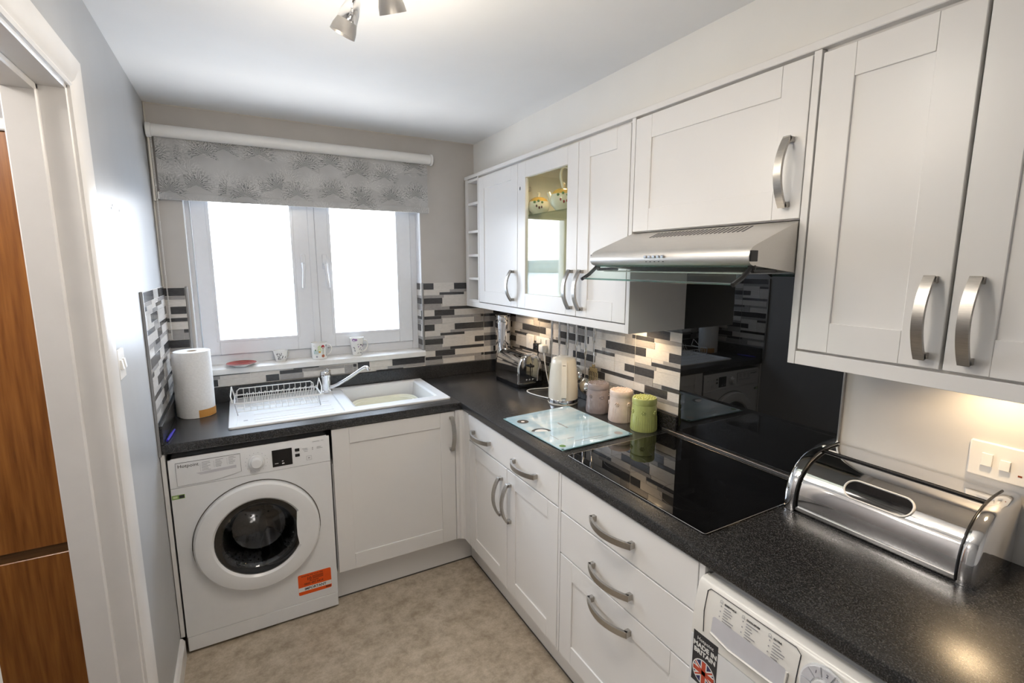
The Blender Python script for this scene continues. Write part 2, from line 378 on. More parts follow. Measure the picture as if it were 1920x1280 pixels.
ld = bpy.data.lights.new('hall_fill', 'POINT'); ld.energy = 13; ld.color = (1, 0.93, 0.85); ld.shadow_soft_size = 0.1  # fill light for the hall, hung below the added lamp
lo = bpy.data.objects.new('hall_fill', ld); COL.objects.link(lo); lo.location = (-0.75, -1.5, 2.2)

# ---- door lining and architrave
dl = BM(); 
t1 = struct('trim_1', BM(), 'gloss_paint')   # lining of the doorway, jambs and head
def part(name, dims, m, parent, bev=0.0): return bxo(name, dims, m, parent, bev)
part('jamb', (XL-0.11, XL+0.004, DY0-0.022, DY0, 0, DZ), 'gloss_paint', t1, 0.002)
part('jamb', (XL-0.11, XL+0.004, DY1, DY1+0.022, 0, DZ), 'gloss_paint', t1, 0.002)
part('door_head', (XL-0.11, XL+0.004, DY1, DY0, DZ-0.022, DZ), 'gloss_paint', t1, 0.002)
part('door_stop', (XL-0.108, XL-0.046, DY0-0.036, DY0-0.020, 0, DZ-0.02), 'gloss_paint', t1, 0.003)
part('door_stop', (XL-0.108, XL-0.046, DY1+0.02, DY0-0.02, DZ-0.036, DZ-0.020), 'gloss_paint', t1, 0.003)
def architrave(name, pts, parent):
    """swept moulded section; pts = inner-edge corner path in (y,z), section goes outwards"""
    pass
t2 = struct('trim_2', BM(), 'gloss_paint')   # architrave around the doorway
AW, AT = 0.078, 0.020
prof = [(0.0, 0.0), (0.0, 0.010), (0.006, 0.013), (0.012, 0.011), (0.022, 0.016), (0.060, AT), (0.074, AT), (AW, 0.014), (AW, 0.0)]
yi0, yi1, zi = DY0-0.014, DY1+0.014, DZ-0.014
b = BM()   # far leg, mitred into the head
def leg(bm, yi, sgn):
    A = [bm.verts.new((XL+n, yi+sgn*w, 0)) for w, n in prof]; B = [bm.verts.new((XL+n, yi+sgn*w, zi+w)) for w, n in prof]
    for i in range(len(prof)-1): bm.faces.new((A[i], A[i+1], B[i+1], B[i]))
    bm.faces.new(A); bm.faces.new(B)
leg(b, yi0, 1); obj('architrave_leg', b, 'gloss_paint', t2, 30)
b = BM(); leg(b, yi1, -1); obj('architrave_leg', b, 'gloss_paint', t2, 30)
b = BM()
A = [b.verts.new((XL+n, yi1-w, zi+w)) for w, n in prof]; B = [b.verts.new((XL+n, yi0+w, zi+w)) for w, n in prof]
for i in range(len(prof)-1): b.faces.new((A[i], A[i+1], B[i+1], B[i]))
obj('architrave_head', b, 'gloss_paint', t2, 30)
b = BM(); prism(b, [(XL, 0), (XL+0.016, 0), (XL+0.016, 0.075), (XL+0.008, 0.088), (XL, 0.09)], 'y', -0.61, DY0+0.064); struct('baseboard_left', b, 'gloss_paint')

# ---- window
win = struct('window_1', BM(), 'pvc')
FY0, FY1 = 0.088, 0.15     # frame faces
def wpart(name, dims, m, bev=0.003, parent=win): return bxo(name, dims, m, parent, bev)
wpart('frame_jamb', (WX0, 0.122, FY0-0.004, FY1, 1.085, WZ1), 'pvc'); wpart('frame_jamb', (1.218, WX1, FY0-0.004, FY1, 1.085, WZ1), 'pvc')
wpart('frame_rail', (0.122, 1.218, FY0-0.004, FY1, 1.085, 1.137), 'pvc'); wpart('frame_rail', (0.122, 1.218, FY0-0.004, FY1, 2.0, WZ1), 'pvc')
def casement(x0, x1, gx0, gx1):
    c = wpart('casement', (x0, gx0, FY0-0.018, FY1-0.01, 1.138, 2.0), 'pvc')
    bb = BM()
    bm2 = bmesh.new(); bm2.from_mesh(c.data)
    box(bm2, gx1, x1, FY0-0.018, FY1-0.01, 1.138, 2.0, 0.003); box(bm2, gx0, gx1, FY0-0.018, FY1-0.01, 1.138, 1.213, 0.003); box(bm2, gx0, gx1, FY0-0.018, FY1-0.01, 1.945, 2.0, 0.003)
    # glazing bead
    for (a0, a1, z0, z1) in ((gx0-0.012, gx0+0.004, 1.206, 1.95), (gx1-0.004, gx1+0.012, 1.206, 1.95), (gx0, gx1, 1.203, 1.217), (gx0, gx1, 1.941, 1.95)):
        box(bm2, a0, a1, FY0-0.021, FY0+0.02, z0, z1, 0.002)
    bm2.to_mesh(c.data); bm2.free(); bb.free()
    bxo('pane', (gx0-0.005, gx1+0.005, FY0+0.022, FY0+0.026, 1.208, 1.95), 'pane', c)
    return c
c1 = casement(0.124, 0.684, 0.197, 0.567); c2 = casement(0.685, 1.216, 0.762, 1.134)
wpart('meeting_strip', (0.651, 0.684, FY0-0.023, FY0-0.016, 1.14, 1.999), 'pvc', 0.002)
for c, hx, lean in ((c1, 0.617, -0.004), (c2, 0.727, 0.006)):
    b = BM(); box(b, hx-0.013, hx+0.013, FY0-0.026, FY0-0.017, 1.575, 1.655, 0.004); lathe(b, [(0.0, -0.016), (0.009, -0.016), (0.011, 0.0)], (hx, FY0-0.026, 1.603), 'y', 12)
    h = obj('handle', b, 'pvc', c, 40)
    b = BM(); tube(b, bez((hx, FY0-0.045, 1.605), (hx, FY0-0.05, 1.58), (hx+lean, FY0-0.05, 1.53), (hx+lean*2, FY0-0.046, 1.474), 8), 0.008, 8, radii=[0.011, 0.010, 0.009, 0.008, 0.008, 0.008, 0.008, 0.008, 0.007]); 
    tube(b, [(hx, FY0-0.045, 1.604), (hx, FY0-0.026, 1.604)], 0.008); hh = obj('lever', b, 'pvc', h, 50); hh.parent = c; hh.name = 'handle_lever'
    b = BM(); lathe(b, [(0.0, -0.001), (0.0035, -0.001), (0.0035, 0.002)], (hx, FY0-0.054, 1.604), 'y', 10); obj('keyhole', b, 'ink', c)
b = BM(); prism(b, [(FY0, 1.048), (FY0, 1.087), (-0.008, 1.084), (-0.018, 1.078), (-0.020, 1.066), (-0.018, 1.052), (-0.010, 1.048)], 'x', 0.086, 1.2655)
struct('trim_3', b, 'sill', smooth=40, label='white painted window sill board')

# ---- mosaic tiles: one tile is 400 x 250 mm, its pattern as strips (tone, u0, u1, d0, d1)
PAT = [('D', 0, .067, 0, .040), ('L', .067, .199, 0, .040), ('D', .199, .40, 0, .040),
       ('L', 0, .103, .040, .073), ('L', .103, .170, .040, .055), ('M', .170, .40, .040, .057), ('D', .103, .265, .056, .073), ('L', .265, .40, .057, .090),
       ('M', 0, .131, .073, .090), ('D', 0, .120, .090, .126), ('L', .131, .265, .073, .090), ('L', .120, .265, .090, .144), ('L', .265, .335, .090, .126), ('D', .335, .40, .090, .126), ('L', .265, .40, .126, .144),
       ('M', 0, .115, .126, .163), ('M', .115, .166, .144, .163), ('D', .166, .40, .144, .163),
       ('L', 0, .068, .163, .200), ('D', .068, .199, .163, .200), ('L', .199, .40, .163, .200),
       ('D', 0, .113, .200, .220), ('M', .113, .332, .200, .217), ('M', 0, .118, .220, .250), ('L', .118, .332, .217, .250), ('M', .332, .379, .200, .250), ('D', .379, .40, .200, .218), ('M', .379, .40, .218, .250)]
def tiles(wall, M, u0, u1, v0, v1, places, t=0.006):
    for (ut, vt) in places:
        a0, a1, c0, c1 = max(u0, ut), min(u1, ut+0.40), max(v0, vt-0.25), min(v1, vt)
        if a1-a0 < 0.004 or c1-c0 < 0.004: continue
        b = BM(); box(b, a0+.0002, a1-.0002, c0+.0002, c1-.0002, 0, t-0.0012, 0, M); tl = obj('tile', b, 'grout', wall)
        for (k, p0, p1, d0, d1) in PAT:
            g = 0.0007; e0 = 0.0016 if p0 < 1e-6 else g; e1 = 0.0016 if p1 > .399 else g
            f0 = 0.0014 if d0 < 1e-6 else g; f1 = 0.0014 if d1 > .249 else g
            x0, x1, y1, y0 = max(a0, ut+p0+e0), min(a1, ut+p1-e1), min(c1, vt-d0-f0), max(c0, vt-d1+f1)
            if x1-x0 < 0.003 or y1-y0 < 0.003: continue
            b = BM(); box(b, x0, x1, y0, y1, t-0.0014, t+random.choice((0.0, 0.0006, 0.001)), 0, M)
            obj('strip', b, 'tile'+k, tl)
ZU = 0.988    # top of the upstand
tiles(wall_back, WB, 1.266, XR-0.006, ZU, 1.49, [(1.262+0.4*i, z) for i in range(2) for z in (1.49, 1.24)])
tiles(wall_back, WB, XL+0.006, 0.076, ZU, 1.49, [(-0.324, z) for z in (1.49, 1.24)])
tiles(wall_back, WB, 0.076, 1.2645, ZU, 1.0485, [(0.862, 1.049+0.0), (0.4575, 1.172+0.07), (0.0565, 1.117)])
tiles(wall_right, WR, 0.007, 1.469, ZU, 1.49, [(-.394+0.4*i, z) for i in range(5) for z in (1.49, 1.24)])
tiles(wall_left, WL, -0.612, -0.007, ZU, 1.497, [(-0.807+0.4*i, z) for i in range(3) for z in (1.497, 1.247)])
RV = frame((WX1, 0, 0), (0, -1, 0), (-1, 0, 0))     # right window reveal (faces the left)
tiles(wall_back, RV, -0.084, 0.0, 1.087, 1.49, [(-0.084, z) for z in (1.49, 1.24)], 0.005)
for dims in ((WX1-0.003, WX1-0.0002, 0.0, 0.084, 1.4905, WZ1-.0005), (WX0+.0002, WX0+0.003, 0.0, 0.084, 1.087, WZ1-.0005)):
    bxo('reveal_lining', dims, 'pvc', wall_back)
b = BM(); box(b, 1.2525, 1.2655, -0.010, 0.002, 1.087, 1.492, 0.003); obj('tile_trim', b, 'alu', wall_back)
b = BM(); box(b, 0.076, 0.089, -0.010, 0.002, 1.087, 1.495, 0.003); obj('tile_trim', b, 'alu', wall_back)
b = BM(); box(b, XL, XL+0.010, -0.622, -0.612, 0.87, 1.50, 0.002); obj('tile_trim', b, 'alu', wall_left)

# ------------------------------------------------------------------ worktop, upstands
wt = thing('worktop', 'L-shaped black speckled laminate worktop with rounded front edge', 'worktop', (1.0, -0.3, ZB))
b = BM()
SX0, SX1, SY0, SY1 = 0.735, 1.19, -0.462, -0.045   # cut-out for the sink bowl
for d in ((XL+0.002, SX0, YF, -0.001), (SX1, XF, YF, -0.001), (SX0, SX1, YF, SY0), (SX0, SX1, SY1, -0.001)):
    box(b, d[0], d[1], d[2], d[3], ZB, ZT)
obj('back_run', b, 'worktop', wt)
b = BM(); r = 0.006
prism(b, [(XF+r, ZB), (XF, ZB+r), (XF, ZT-r), (XF+r*.3, ZT-r*.3), (XF+r, ZT), (XR-0.001, ZT), (XR-0.001, ZB)], 'y', -2.76, -0.001); obj('side_run', b, 'worktop', wt, 40)
b = BM(); prism(b, [(YF+.001, ZB), (YF-.0045, ZB+r), (YF-.0045, ZT-r), (YF-.003, ZT-r*.3), (YF+.001, ZT)], 'x', XL+0.002, XF-0.0005); obj('front_edge', b, 'worktop', wt, 40)
up = thing('upstand', 'low black speckled upstand along the walls behind the worktop', 'upstand', (1.0, -0.01, ZT))
bxo('back_piece', (XL+0.02, XR-0.019, -0.019, -0.0005, ZT+.0005, 0.986), 'worktop', up, 0.002)
bxo('side_piece', (XR-0.019, XR-0.0005, -1.469, -0.0005, ZT+.0005, 0.986), 'worktop', up, 0.002)
bxo('side_piece', (XL+0.0005, XL+0.019, -0.60, -0.0005, ZT+.0005, 0.986), 'worktop', up, 0.002)
b = BM(); box(b, XR-0.024, XR-0.0005, -2.06, -1.40, ZT+.0003, ZT+0.012, 0.001); tag(obj('edge_strip', b, 'alu'), 'thin grey metal sealing strip along the wall behind the hob', 'strip')
b = BM(); box(b, XR-0.010, XR-0.0006, -2.072, -1.470, ZT+0.0125, 1.575, 0.001); tag(obj('glass_splashback', b, 'splash'), 'glossy black glass splashback panel on the wall behind the hob', 'splashback')
b = BM(); box(b, XR-0.011, XR-0.0006, -2.0765, -2.0725, ZT+0.013, 1.345); tag(obj('splashback_trim', b, 'alu'), 'thin metal edge trim beside the black glass splashback', 'trim')

# ------------------------------------------------------------------ handles, doors
def handle(parent, M, u, v, L=0.172, vertical=True, bow=0.028, w=0.0195, th=0.008):
    """bow handle centred at local (u,v); M maps (u,v,n)"""
    bm = BM(); N = 14; rings = []
    for i in range(N+1):
        t = -1+2*i/N; s = t*L/2; n = 0.012+bow*(1-t*t)
        dn = -2*bow*t/(L/2); tl = Vector((1, dn)).normalized(); nn = Vector((-tl.y, tl.x))
        ring = []
        for (a, bb) in ((-w/2, 0), (w/2, 0), (w/2, 1), (-w/2, 1)):
            ss, ns = s+nn.x*th*bb, n+nn.y*th*bb
            p = (u+a, v+ss, ns) if vertical else (u+ss, v+a, ns)
            ring.append(bm.verts.new(M @ Vector(p)))
        rings.append(ring)
    for A, B in zip(rings, rings[1:]):
        for k in range(4): bm.faces.new((A[k], A[(k+1) % 4], B[(k+1) % 4], B[k]))
    bm.faces.new(rings[0]); bm.faces.new(rings[-1])
    for sg in (-1, 1):
        s0, s1 = sorted((sg*(L/2-0.011), sg*(L/2+0.003)))
        if vertical: box(bm, u-w/2, u+w/2, v+s0, v+s1, 0.0, 0.0205, 0.001, M)
        else: box(bm, u+s0, u+s1, v-w/2, v+w/2, 0.0, 0.0205, 0.001, M)
    return obj('handle', bm, 'steel' if vertical else 'steel_h', parent, 35)
def shaker(parent, M, u0, u1, v0, v1, fw=0.076, rec=0.005, th=0.019, name='door', glass=False):
    g = 0.0015; u0 += g; u1 -= g; v0 += g; v1 -= g
    bm = BM(); e = 0.0003
    box(bm, u0, u0+fw-e, v0, v1, -th, 0, 0.0012, M); box(bm, u1-fw+e, u1, v0, v1, -th, 0, 0.0012, M)
    box(bm, u0+fw, u1-fw, v0, v0+fw, -th, 0, 0.0008, M); box(bm, u0+fw, u1-fw, v1-fw, v1, -th, 0, 0.0008, M)
    d = obj(name, bm, 'cab', parent)
    bm = BM()
    if glass: box(bm, u0+fw-.004, u1-fw+.004, v0+fw-.004, v1-fw+.004, -0.012, -0.008, 0, M); obj('glass_pane', bm, 'cabglass', d)
    else: box(bm, u0+fw-.002, u1-fw+.002, v0+fw-.002, v1-fw+.002, -th+.002, -rec, 0, M); obj('panel', bm, 'cab', d)
    return d
def slab(parent, M, u0, u1, v0, v1, th=0.019):
    g = 0.0015; bm = BM(); box(bm, u0+g, u1-g, v0+g, v1-g, -th, 0, 0.0012, M); return obj('drawer_front', bm, 'cab', parent)
def carcass(parent, x0, x1, y0, y1, z0, z1, openside, m='cab', t=0.016, shelves=()):
    bm = BM(); xs = (x0, x1); 
    box(bm, x0, x1, y0, y1, z0, z0+t); box(bm, x0, x1, y0, y1, z1-t, z1)
    if openside == 'x':
        box(bm, x0, x1, y0, y0+t, z0+t, z1-t); box(bm, x0, x1, y1-t, y1, z0+t, z1-t); box(bm, x1-t, x1, y0+t, y1-t, z0+t, z1-t)
    else:
        box(bm, x0, x0+t, y0, y1, z0+t, z1-t); box(bm, x1-t, x1, y0, y1, z0+t, z1-t); box(bm, x0+t, x1-t, y1-t, y1, z0+t, z1-t)
    return obj('carcass', bm, m, parent)

DB, DT = 0.166, 0.869
# sink base unit
sc = thing('sink_cabinet', 'white base cabinet with one wide shaker door under the sink', 'cabinet', (0.91, -0.3, 0.0))
carcass(sc, 0.614, 1.236, YD+0.0195, -0.03, 0.16, 0.70, 'y')
d = shaker(sc, FBk, 0.616, 1.2115, DB, DT); handle(d, FBk, 1.190, 0.755)
b = BM(); box(b, 1.2125, XD, YD, YD+0.019, DB, 0.8715, 0.001); box(b, XD, XD+0.019, -0.679, YD+.019, DB, 0.8715, 0.001)
b2 = b; prism(b2, [(1.226, YD-0.0), (1.232, YD-0.012), (1.243, YD-0.018), (XD, YD-0.03), (XD, YD)], 'z', DB+0.004, 0.871)
tag(obj('corner_post', b, 'cab'), 'narrow white corner filler post where the two runs of base units meet', 'post')
# corner unit with wide drawer above two doors
cu = thing('drawer_cabinet', 'white base cabinet with a two-handled drawer over a pair of shaker doors', 'cabinet', (1.55, -1.08, 0.0))
carcass(cu, XD+0.0195, XR-0.03, -1.466, -0.682, 0.16, 0.868, 'x')
d = slab(cu, FR, 0.680, 1.466, 0.7375, DT); handle(d, FR, 0.832, 0.796, L=0.178, vertical=False); handle(d, FR, 1.232, 0.796, L=0.178, vertical=False)
d = shaker(cu, FR, 0.680, 1.076, DB, 0.7345, fw=0.070); handle(d, FR, 1.030, 0.592)
d = shaker(cu, FR, 1.077, 1.466, DB, 0.7345, fw=0.070); handle(d, FR, 1.108, 0.592)
b = BM(); box(b, XD, XR-0.03, -1.4805, -1.4675, DB, 0.8715, 0.0008); tag(obj('end_panel', b, 'cab'), 'thin white panel between the drawer cabinet and the three-drawer unit', 'panel')
# three drawer unit under hob
du = thing('drawer_unit', 'white base unit with three drawers under the hob', 'cabinet', (1.55, -1.78, 0.0))
carcass(du, XD+0.0195, XR-0.03, -2.076, -1.482, 0.16, 0.868, 'x')
d = slab(du, FR, 1.4815, 2.076, 0.732, DT); handle(d, FR, 1.760, 0.796, L=0.182, vertical=False)
d = slab(du, FR, 1.4815, 2.076, 0.5715, 0.730); handle(d, FR, 1.760, 0.632, L=0.182, vertical=False)
d = shaker(du, FR, 1.4815, 2.076, DB, 0.5695, fw=0.072, name='drawer_front'); handle(d, FR, 1.760, 0.512, L=0.182, vertical=False)
b = BM(); box(b, XD, XR-0.03, -2.0945, -2.0775, 0.005, 0.8715, 0.0008); tag(obj('end_panel', b, 'cab'), 'white end panel between the three-drawer unit and the tumble dryer', 'panel')
b = BM(); box(b, XD, XR-0.03, -2.735, -2.718, 0.0, 0.8715, 0.0008); tag(obj('end_panel', b, 'cab'), 'white end panel at the near end of the worktop past the tumble dryer', 'panel')
# plinths
b = BM(); box(b, 0.614, 1.320, -0.532, -0.516, 0.004, 0.1655); p1 = obj('plinth', b, 'cab'); tag(p1, 'white plinth board below the sink cabinet', 'plinth')
b = BM(); box(b, 0.614, 1.320, -0.535, -0.5325, 0.0005, 0.006); obj('plinth_seal', b, 'gap', p1)
b = BM(); box(b, 1.3205, 1.336, -2.074, -0.533, 0.004, 0.1655); p2 = obj('plinth', b, 'cab'); tag(p2, 'long white plinth board below the drawer units', 'plinth')
b = BM(); box(b, 1.3175, 1.320, -2.074, -0.536, 0.0005, 0.006); obj('plinth_seal', b, 'gap', p2)
b = BM(); box(b, XL+0.002, 0.004, -0.602, -0.05, 0.088, 0.8715, 0.001); tag(obj('end_panel', b, 'gloss_paint'), 'narrow white panel between the left wall and the washing machine', 'panel')

# ------------------------------------------------------------------ wall units
su = thing('open_shelf_unit', 'narrow white open wall shelf with five cubby holes beside the back wall', 'shelf', (1.69, -0.11, Z1))
b = BM(); y0, y1 = -0.206, -0.020
box(b, XC, XR-.001, y0, y0+0.014, Z1, Z2); box(b, XC, XR-.001, y1-0.040, y1, Z1, Z2); box(b, XR-.012, XR-.001, y0+.014, y1-.04, Z1, Z2)
obj('carcass', b, 'cab', su)
for z in (Z1, 1.5095, 1.646, 1.784, 1.945, Z2-0.02):
    bxo('shelf', (XC+0.001, XR-.013, y0+.0142, y1-.0402, z, z+0.014), 'cab', su)
def wallunit(label, y0, y1, name='wall_cabinet', m='cab', z0=Z1+0.001):
    t = thing(name, label, 'cabinet', (1.69, (y0+y1)/2, z0)); carcass(t, XC+0.0195, XR-.001, y0, y1, z0, Z2, 'x', m); return t
w = wallunit('white wall cabinet with plain shaker door between open shelf and glazed cabinet', -0.657, -0.208)
d = shaker(w, FC, 0.2075, 0.658, Z1+0.003, Z2-0.010, fw=0.066); handle(d, FC, 0.617, 1.492, L=0.15)
w = wallunit('white glazed wall cabinet with a glass shelf of patterned teapots', -1.154, -0.6585, 'glazed_cabinet', 'cab_in')
d = shaker(w, FC, 0.6585, 1.1545, Z1+0.003, Z2-0.010, fw=0.074, glass=True); handle(d, FC, 1.123, 1.494, L=0.16)
bxo('glass_shelf', (XC+0.03, XR-.02, -1.135, -0.676, 1.833, 1.839), 'shelfglass', w)
b = BM(); box(b, XC+0.020, XC+0.028, -0.70, -0.677, 1.935, 1.99, 0.002); box(b, XC+0.0, XC+0.06, -0.690, -0.677, 1.955, 1.975, 0.002); obj('hinge', b, 'alu', w)
w = wallunit('narrow white wall cabinet with shaker door beside the cooker hood', -1.4595, -1.1555)
d = shaker(w, FC, 1.155, 1.458, Z1+0.003, Z2-0.010, fw=0.072); handle(d, FC, 1.196, 1.494, L=0.16)
b = BM(); box(b, XC, XR-.001, -1.4785, -1.4605, ZP, Z2-0.001, 0.0008); tag(obj('end_panel', b, 'cab'), 'white end panel of the wall cabinets left of the cooker hood', 'panel')
w = wallunit('short white wall cabinet with wide shaker door above the cooker hood', -2.0765, -1.4795, z0=1.71)
d = shaker(w, FC, 1.4795, 2.0765, 1.711, Z2-0.006, fw=0.074); handle(d, FC, 2.038, 1.826, L=0.165)
b = BM(); box(b, XC, XR-.001, -2.0955, -2.0775, ZP, Z2-0.001, 0.0008); tag(obj('end_panel', b, 'cab'), 'white end panel of the double wall cabinet right of the cooker hood', 'panel')
w = wallunit('tall white double wall cabinet with two shaker doors right of the cooker hood', -2.69, -2.0965)
d = shaker(w, FC, 2.0985, 2.392, Z1+0.006, Z2-0.010, fw=0.072); handle(d, FC, 2.362, 1.490, L=0.164)
d = shaker(w, FC, 2.395, 2.688, Z1+0.006, Z2-0.010, fw=0.072); handle(d, FC, 2.434, 1.490, L=0.164)
b = BM(); box(b, XC-0.004, XC+0.06, -2.71, -0.018, Z2, Z3, 0.002); box(b, XC+0.06, 1.604, -2.71, -0.018, Z3-0.016, Z3); tag(obj('cornice', b, 'cab'), 'long white cornice strip along the top of the wall cabinets', 'cornice')
b = BM(); box(b, XC+0.001, XC+0.017, -1.4603, -0.020, ZP, Z1, 0.001); box(b, XC+.017, XC+0.03, -1.4603, -0.02, Z1-0.004, Z1); tag(obj('pelmet', b, 'cab'), 'white light pelmet under the wall cabinets left of the hood', 'pelmet')
b = BM(); box(b, XC+0.001, XC+0.017, -2.69, -2.0958, ZP, Z1+.0015, 0.001); tag(obj('pelmet', b, 'cab'), 'white light pelmet under the double wall cabinet right of the hood', 'pelmet')
# under-cabinet lamps
def puck(y, e, where, x=1.74, Z1=Z1):
    t = thing('puck_light', 'small round under-cabinet lamp '+where, 'lamp', (x, y, Z1))
    b = BM(); lathe(b, [(0.0, -0.012), (0.024, -0.012), (0.032, -0.008), (0.033, 0.0)], (x, y, Z1)); obj('housing', b, 'alu', t, 30)
    b = BM(); lathe(b, [(0.0, -0.014), (0.021, -0.0135), (0.021, -0.0118)], (x, y, Z1)); obj('lens', b, 'lamp_lens', t)
    l = bpy.data.lights.new('puck_bulb', 'SPOT'); l.energy = e; l.color = (1.0, 0.72, 0.42); l.spot_size = 2.7; l.spot_blend = 0.6; l.shadow_soft_size = 0.02
    o = bpy.data.objects.new('puck_bulb', l); COL.objects.link(o); o.location = (x, y, Z1-0.018)
puck(-0.40, 2.0, 'above the toaster'); puck(-1.28, 2.0, 'above the storage canisters'); puck(-2.42, 2.0, 'above the bread bin')
puck(-0.91, 1.0, 'inside the glazed cabinet', 1.66, Z2-0.0165)

# ------------------------------------------------------------------ cooker hood
hd = thing('cooker_hood', 'brushed steel visor cooker hood with pull-out glass flap', 'hood', (1.5, -1.778, 1.57))
Y0, Y1 = -2.0755, -1.4805
sec = [(1.539, 1.706), (1.373, 1.6425), (1.364, 1.637), (1.357, 1.627), (1.354, 1.616), (1.356, 1.606), (1.362, 1.599), (1.371, 1.5955), (1.539, 1.578), (1.80, 1.578), (1.80, 1.706)]
b = BM(); prism(b, sec, 'y', Y0, Y1); obj('body', b, 'hood', hd, 30)
sl = Vector((1.539-1.373, 0, 1.706-1.6425)); Ls = sl.length; sl.normalize(); nn = Vector((-sl.z, 0, sl.x))
MT = Matrix(((sl.x, 0, nn.x, 1.373), (0, 1, 0, 0), (sl.z, 0, nn.z, 1.6425), (0, 0, 0, 1)))
for i in range(24):
    yc = -1.625-0.335*i/23
    b = BM(); prism(b, rrect(0.115, 0.162, yc-0.0032, yc+0.0032, 0.003, 2), 'z', -0.002, 0.0006, MT); obj('vent_slot', b, 'black', hd)
for i in range(5):
    yc = -1.742-0.0165*i; b = BM(); box(b, 1.3485, 1.3545, yc-0.006, yc+0.006, 1.6165, 1.6245, 0.0015); obj('button', b, 'chrome', hd)
    b = BM(); box(b, 1.3545, 1.3563, yc-0.002, yc+0.002, 1.6055, 1.6075); obj('symbol', b, 'ink', hd)
for yc in (Y0, Y1):
    s = 1 if yc == Y1 else -1
    b = BM(); box(b, 1.357, 1.384, yc-0.001*s, yc+0.003*s, 1.605, 1.631, 0.001); obj('end_cap', b, 'black', hd)
vA, vB = Vector((1.372, 0, 1.594)), Vector((1.318, 0, 1.552))
vd = (vA-vB).normalized(); vn = Vector((-vd.z, 0, vd.x))*0.0025
vp = lambda p: (p.x, p.z)
b = BM(); prism(b, [vp(vA+vn), vp(vB+vn), vp(vB-vn), vp(vA-vn)], 'y', Y0+0.012, Y1-0.012); vis = obj('visor', b, 'visor', hd)
b = BM(); tube(b, [(vB.x, Y0+.012, vB.z), (vB.x, Y1-.012, vB.z)], 0.003, 6); obj('visor_edge', b, 'visor_edge', vis)
b = BM(); tube(b, [(vA.x, Y0+.012, vA.z-.001), (vA.x, Y1-.012, vA.z-.001)], 0.002, 6); obj('visor_edge', b, 'visor_edge', vis)
for yc in (Y0+0.008, Y1-0.008):
    b = BM(); tube(b, [(1.378, yc, 1.592), (1.345, yc, 1.566), (1.314, yc, 1.550)], 0.006, 6); sphere(b, (1.380, yc, 1.591), 0.010); box(b, 1.38, 1.47, yc-.005, yc+.005, 1.578, 1.588, 0.002); obj('visor_arm', b, 'black', hd, 40)
b = BM(); box(b, 1.39, 1.76, Y0+0.03, Y1-0.03, 1.5745, 1.5778); obj('filter', b, 'filter', hd)

# ------------------------------------------------------------------ roller blind
rb = thing('roller_blind', 'grey roller blind printed with feathery branches above the window', 'blind', (0.66, -0.04, 2.16))
b = BM(); lathe(b, [(0.0, 0.016), (0.0265, 0.016), (0.0265, 1.306), (0.0, 1.306)], (0.0, -0.048, 2.189), 'x', 28); obj('roller_tube', b, 'plastic_w', rb, 40)
for x0, x1 in ((-0.006, 0.015), (1.307, 1.322)):
    b = BM(); lathe(b, [(0.0, x0), (0.026, x0), (0.031, x0+.003), (0.031, x1-.003), (0.027, x1), (0.0, x1)], (0.0, -0.048, 2.188), 'x', 28); box(b, (x0+x1)/2-.004, (x0+x1)/2+.004, -0.048, -0.001, 2.168, 2.21); obj('end_bracket', b, 'plastic_w', rb, 40)
b = BM()
for i in range(2): pass
box(b, 0.020, 1.2975, -0.0300, -0.0288, 1.925, 2.178); fb = obj('fabric', b, 'fabric', rb)
b = BM(); prism(b, rrect(-0.034, -0.025, 1.893, 1.927, 0.004, 3), 'x', 0.017, 1.2990); obj('hem_bar', b, 'fabric', rb, 40)
b = BM(); box(b, 0.013, 0.018, -0.0345, -0.0245, 1.894, 1.926, 0.001); box(b, 1.2982, 1.3015, -0.0345, -0.0245, 1.894, 1.926, 0.001); obj('hem_cap', b, 'plastic_w', rb)
b = BM(); box(b, -0.004, 0.003, -0.030, -0.016, 1.885, 2.16, 0.001); obj('side_bracket', b, 'cream_plastic', rb)
b = BM()
for i in range(150):
    z = 2.155-0.0060*i; 
    if z < 1.245: break
    for dx, dy in ((0.0095, -0.026), (0.0065, -0.022)):
        bmesh.ops.create_icosphere(b, subdivisions=1, radius=0.0021, matrix=Matrix.Translation((dx, dy, z)))
tube(b, [(0.0095, -0.026, 2.16), (0.0095, -0.026, 1.245)], 0.0007, 4); tube(b, [(0.0065, -0.022, 2.16), (0.0065, -0.022, 1.245)], 0.0007, 4)
ch = obj('bead_chain', b, 'plastic_w', rb, 60); ch['kind'] = 'stuff'

# ------------------------------------------------------------------ sink, tap, rack, washing-up bowl
sk = thing('sink', 'white inset sink with single bowl and ridged drainer', 'sink', (0.72, -0.27, ZT))
KX0, KX1, KY0, KY1 = 0.220, 1.224, -0.520, -0.022; zt = ZT+0.009
b = BM()
def ringface(bm, outer, inner):
    n = len(outer); A = [bm.verts.new(p) for p in outer]; B = [bm.verts.new(p) for p in inner]
    for i in range(n): bm.faces.new((A[i], A[(i+1) % n], B[(i+1) % n], B[i]))
    return A, B
BX0, BX1, BY0, BY1 = 0.748, 1.175, -0.450, -0.055
rim = rrect(KX0, KX1, KY0, KY1, 0.018, 5)
# rim wall
loops = [[(x, y, ZT+0.0005) for x, y in rim], [(x, y, zt-.003) for x, y in rim], [((x-.72)*.995+.72, (y+.271)*.99-.271, zt) for x, y in rim]]
vl = [[b.verts.new(p) for p in L] for L in loops]; n = len(rim)
for A, B in zip(vl, vl[1:]):
    for i in range(n): b.faces.new((A[i], A[(i+1) % n], B[(i+1) % n], B[i]))
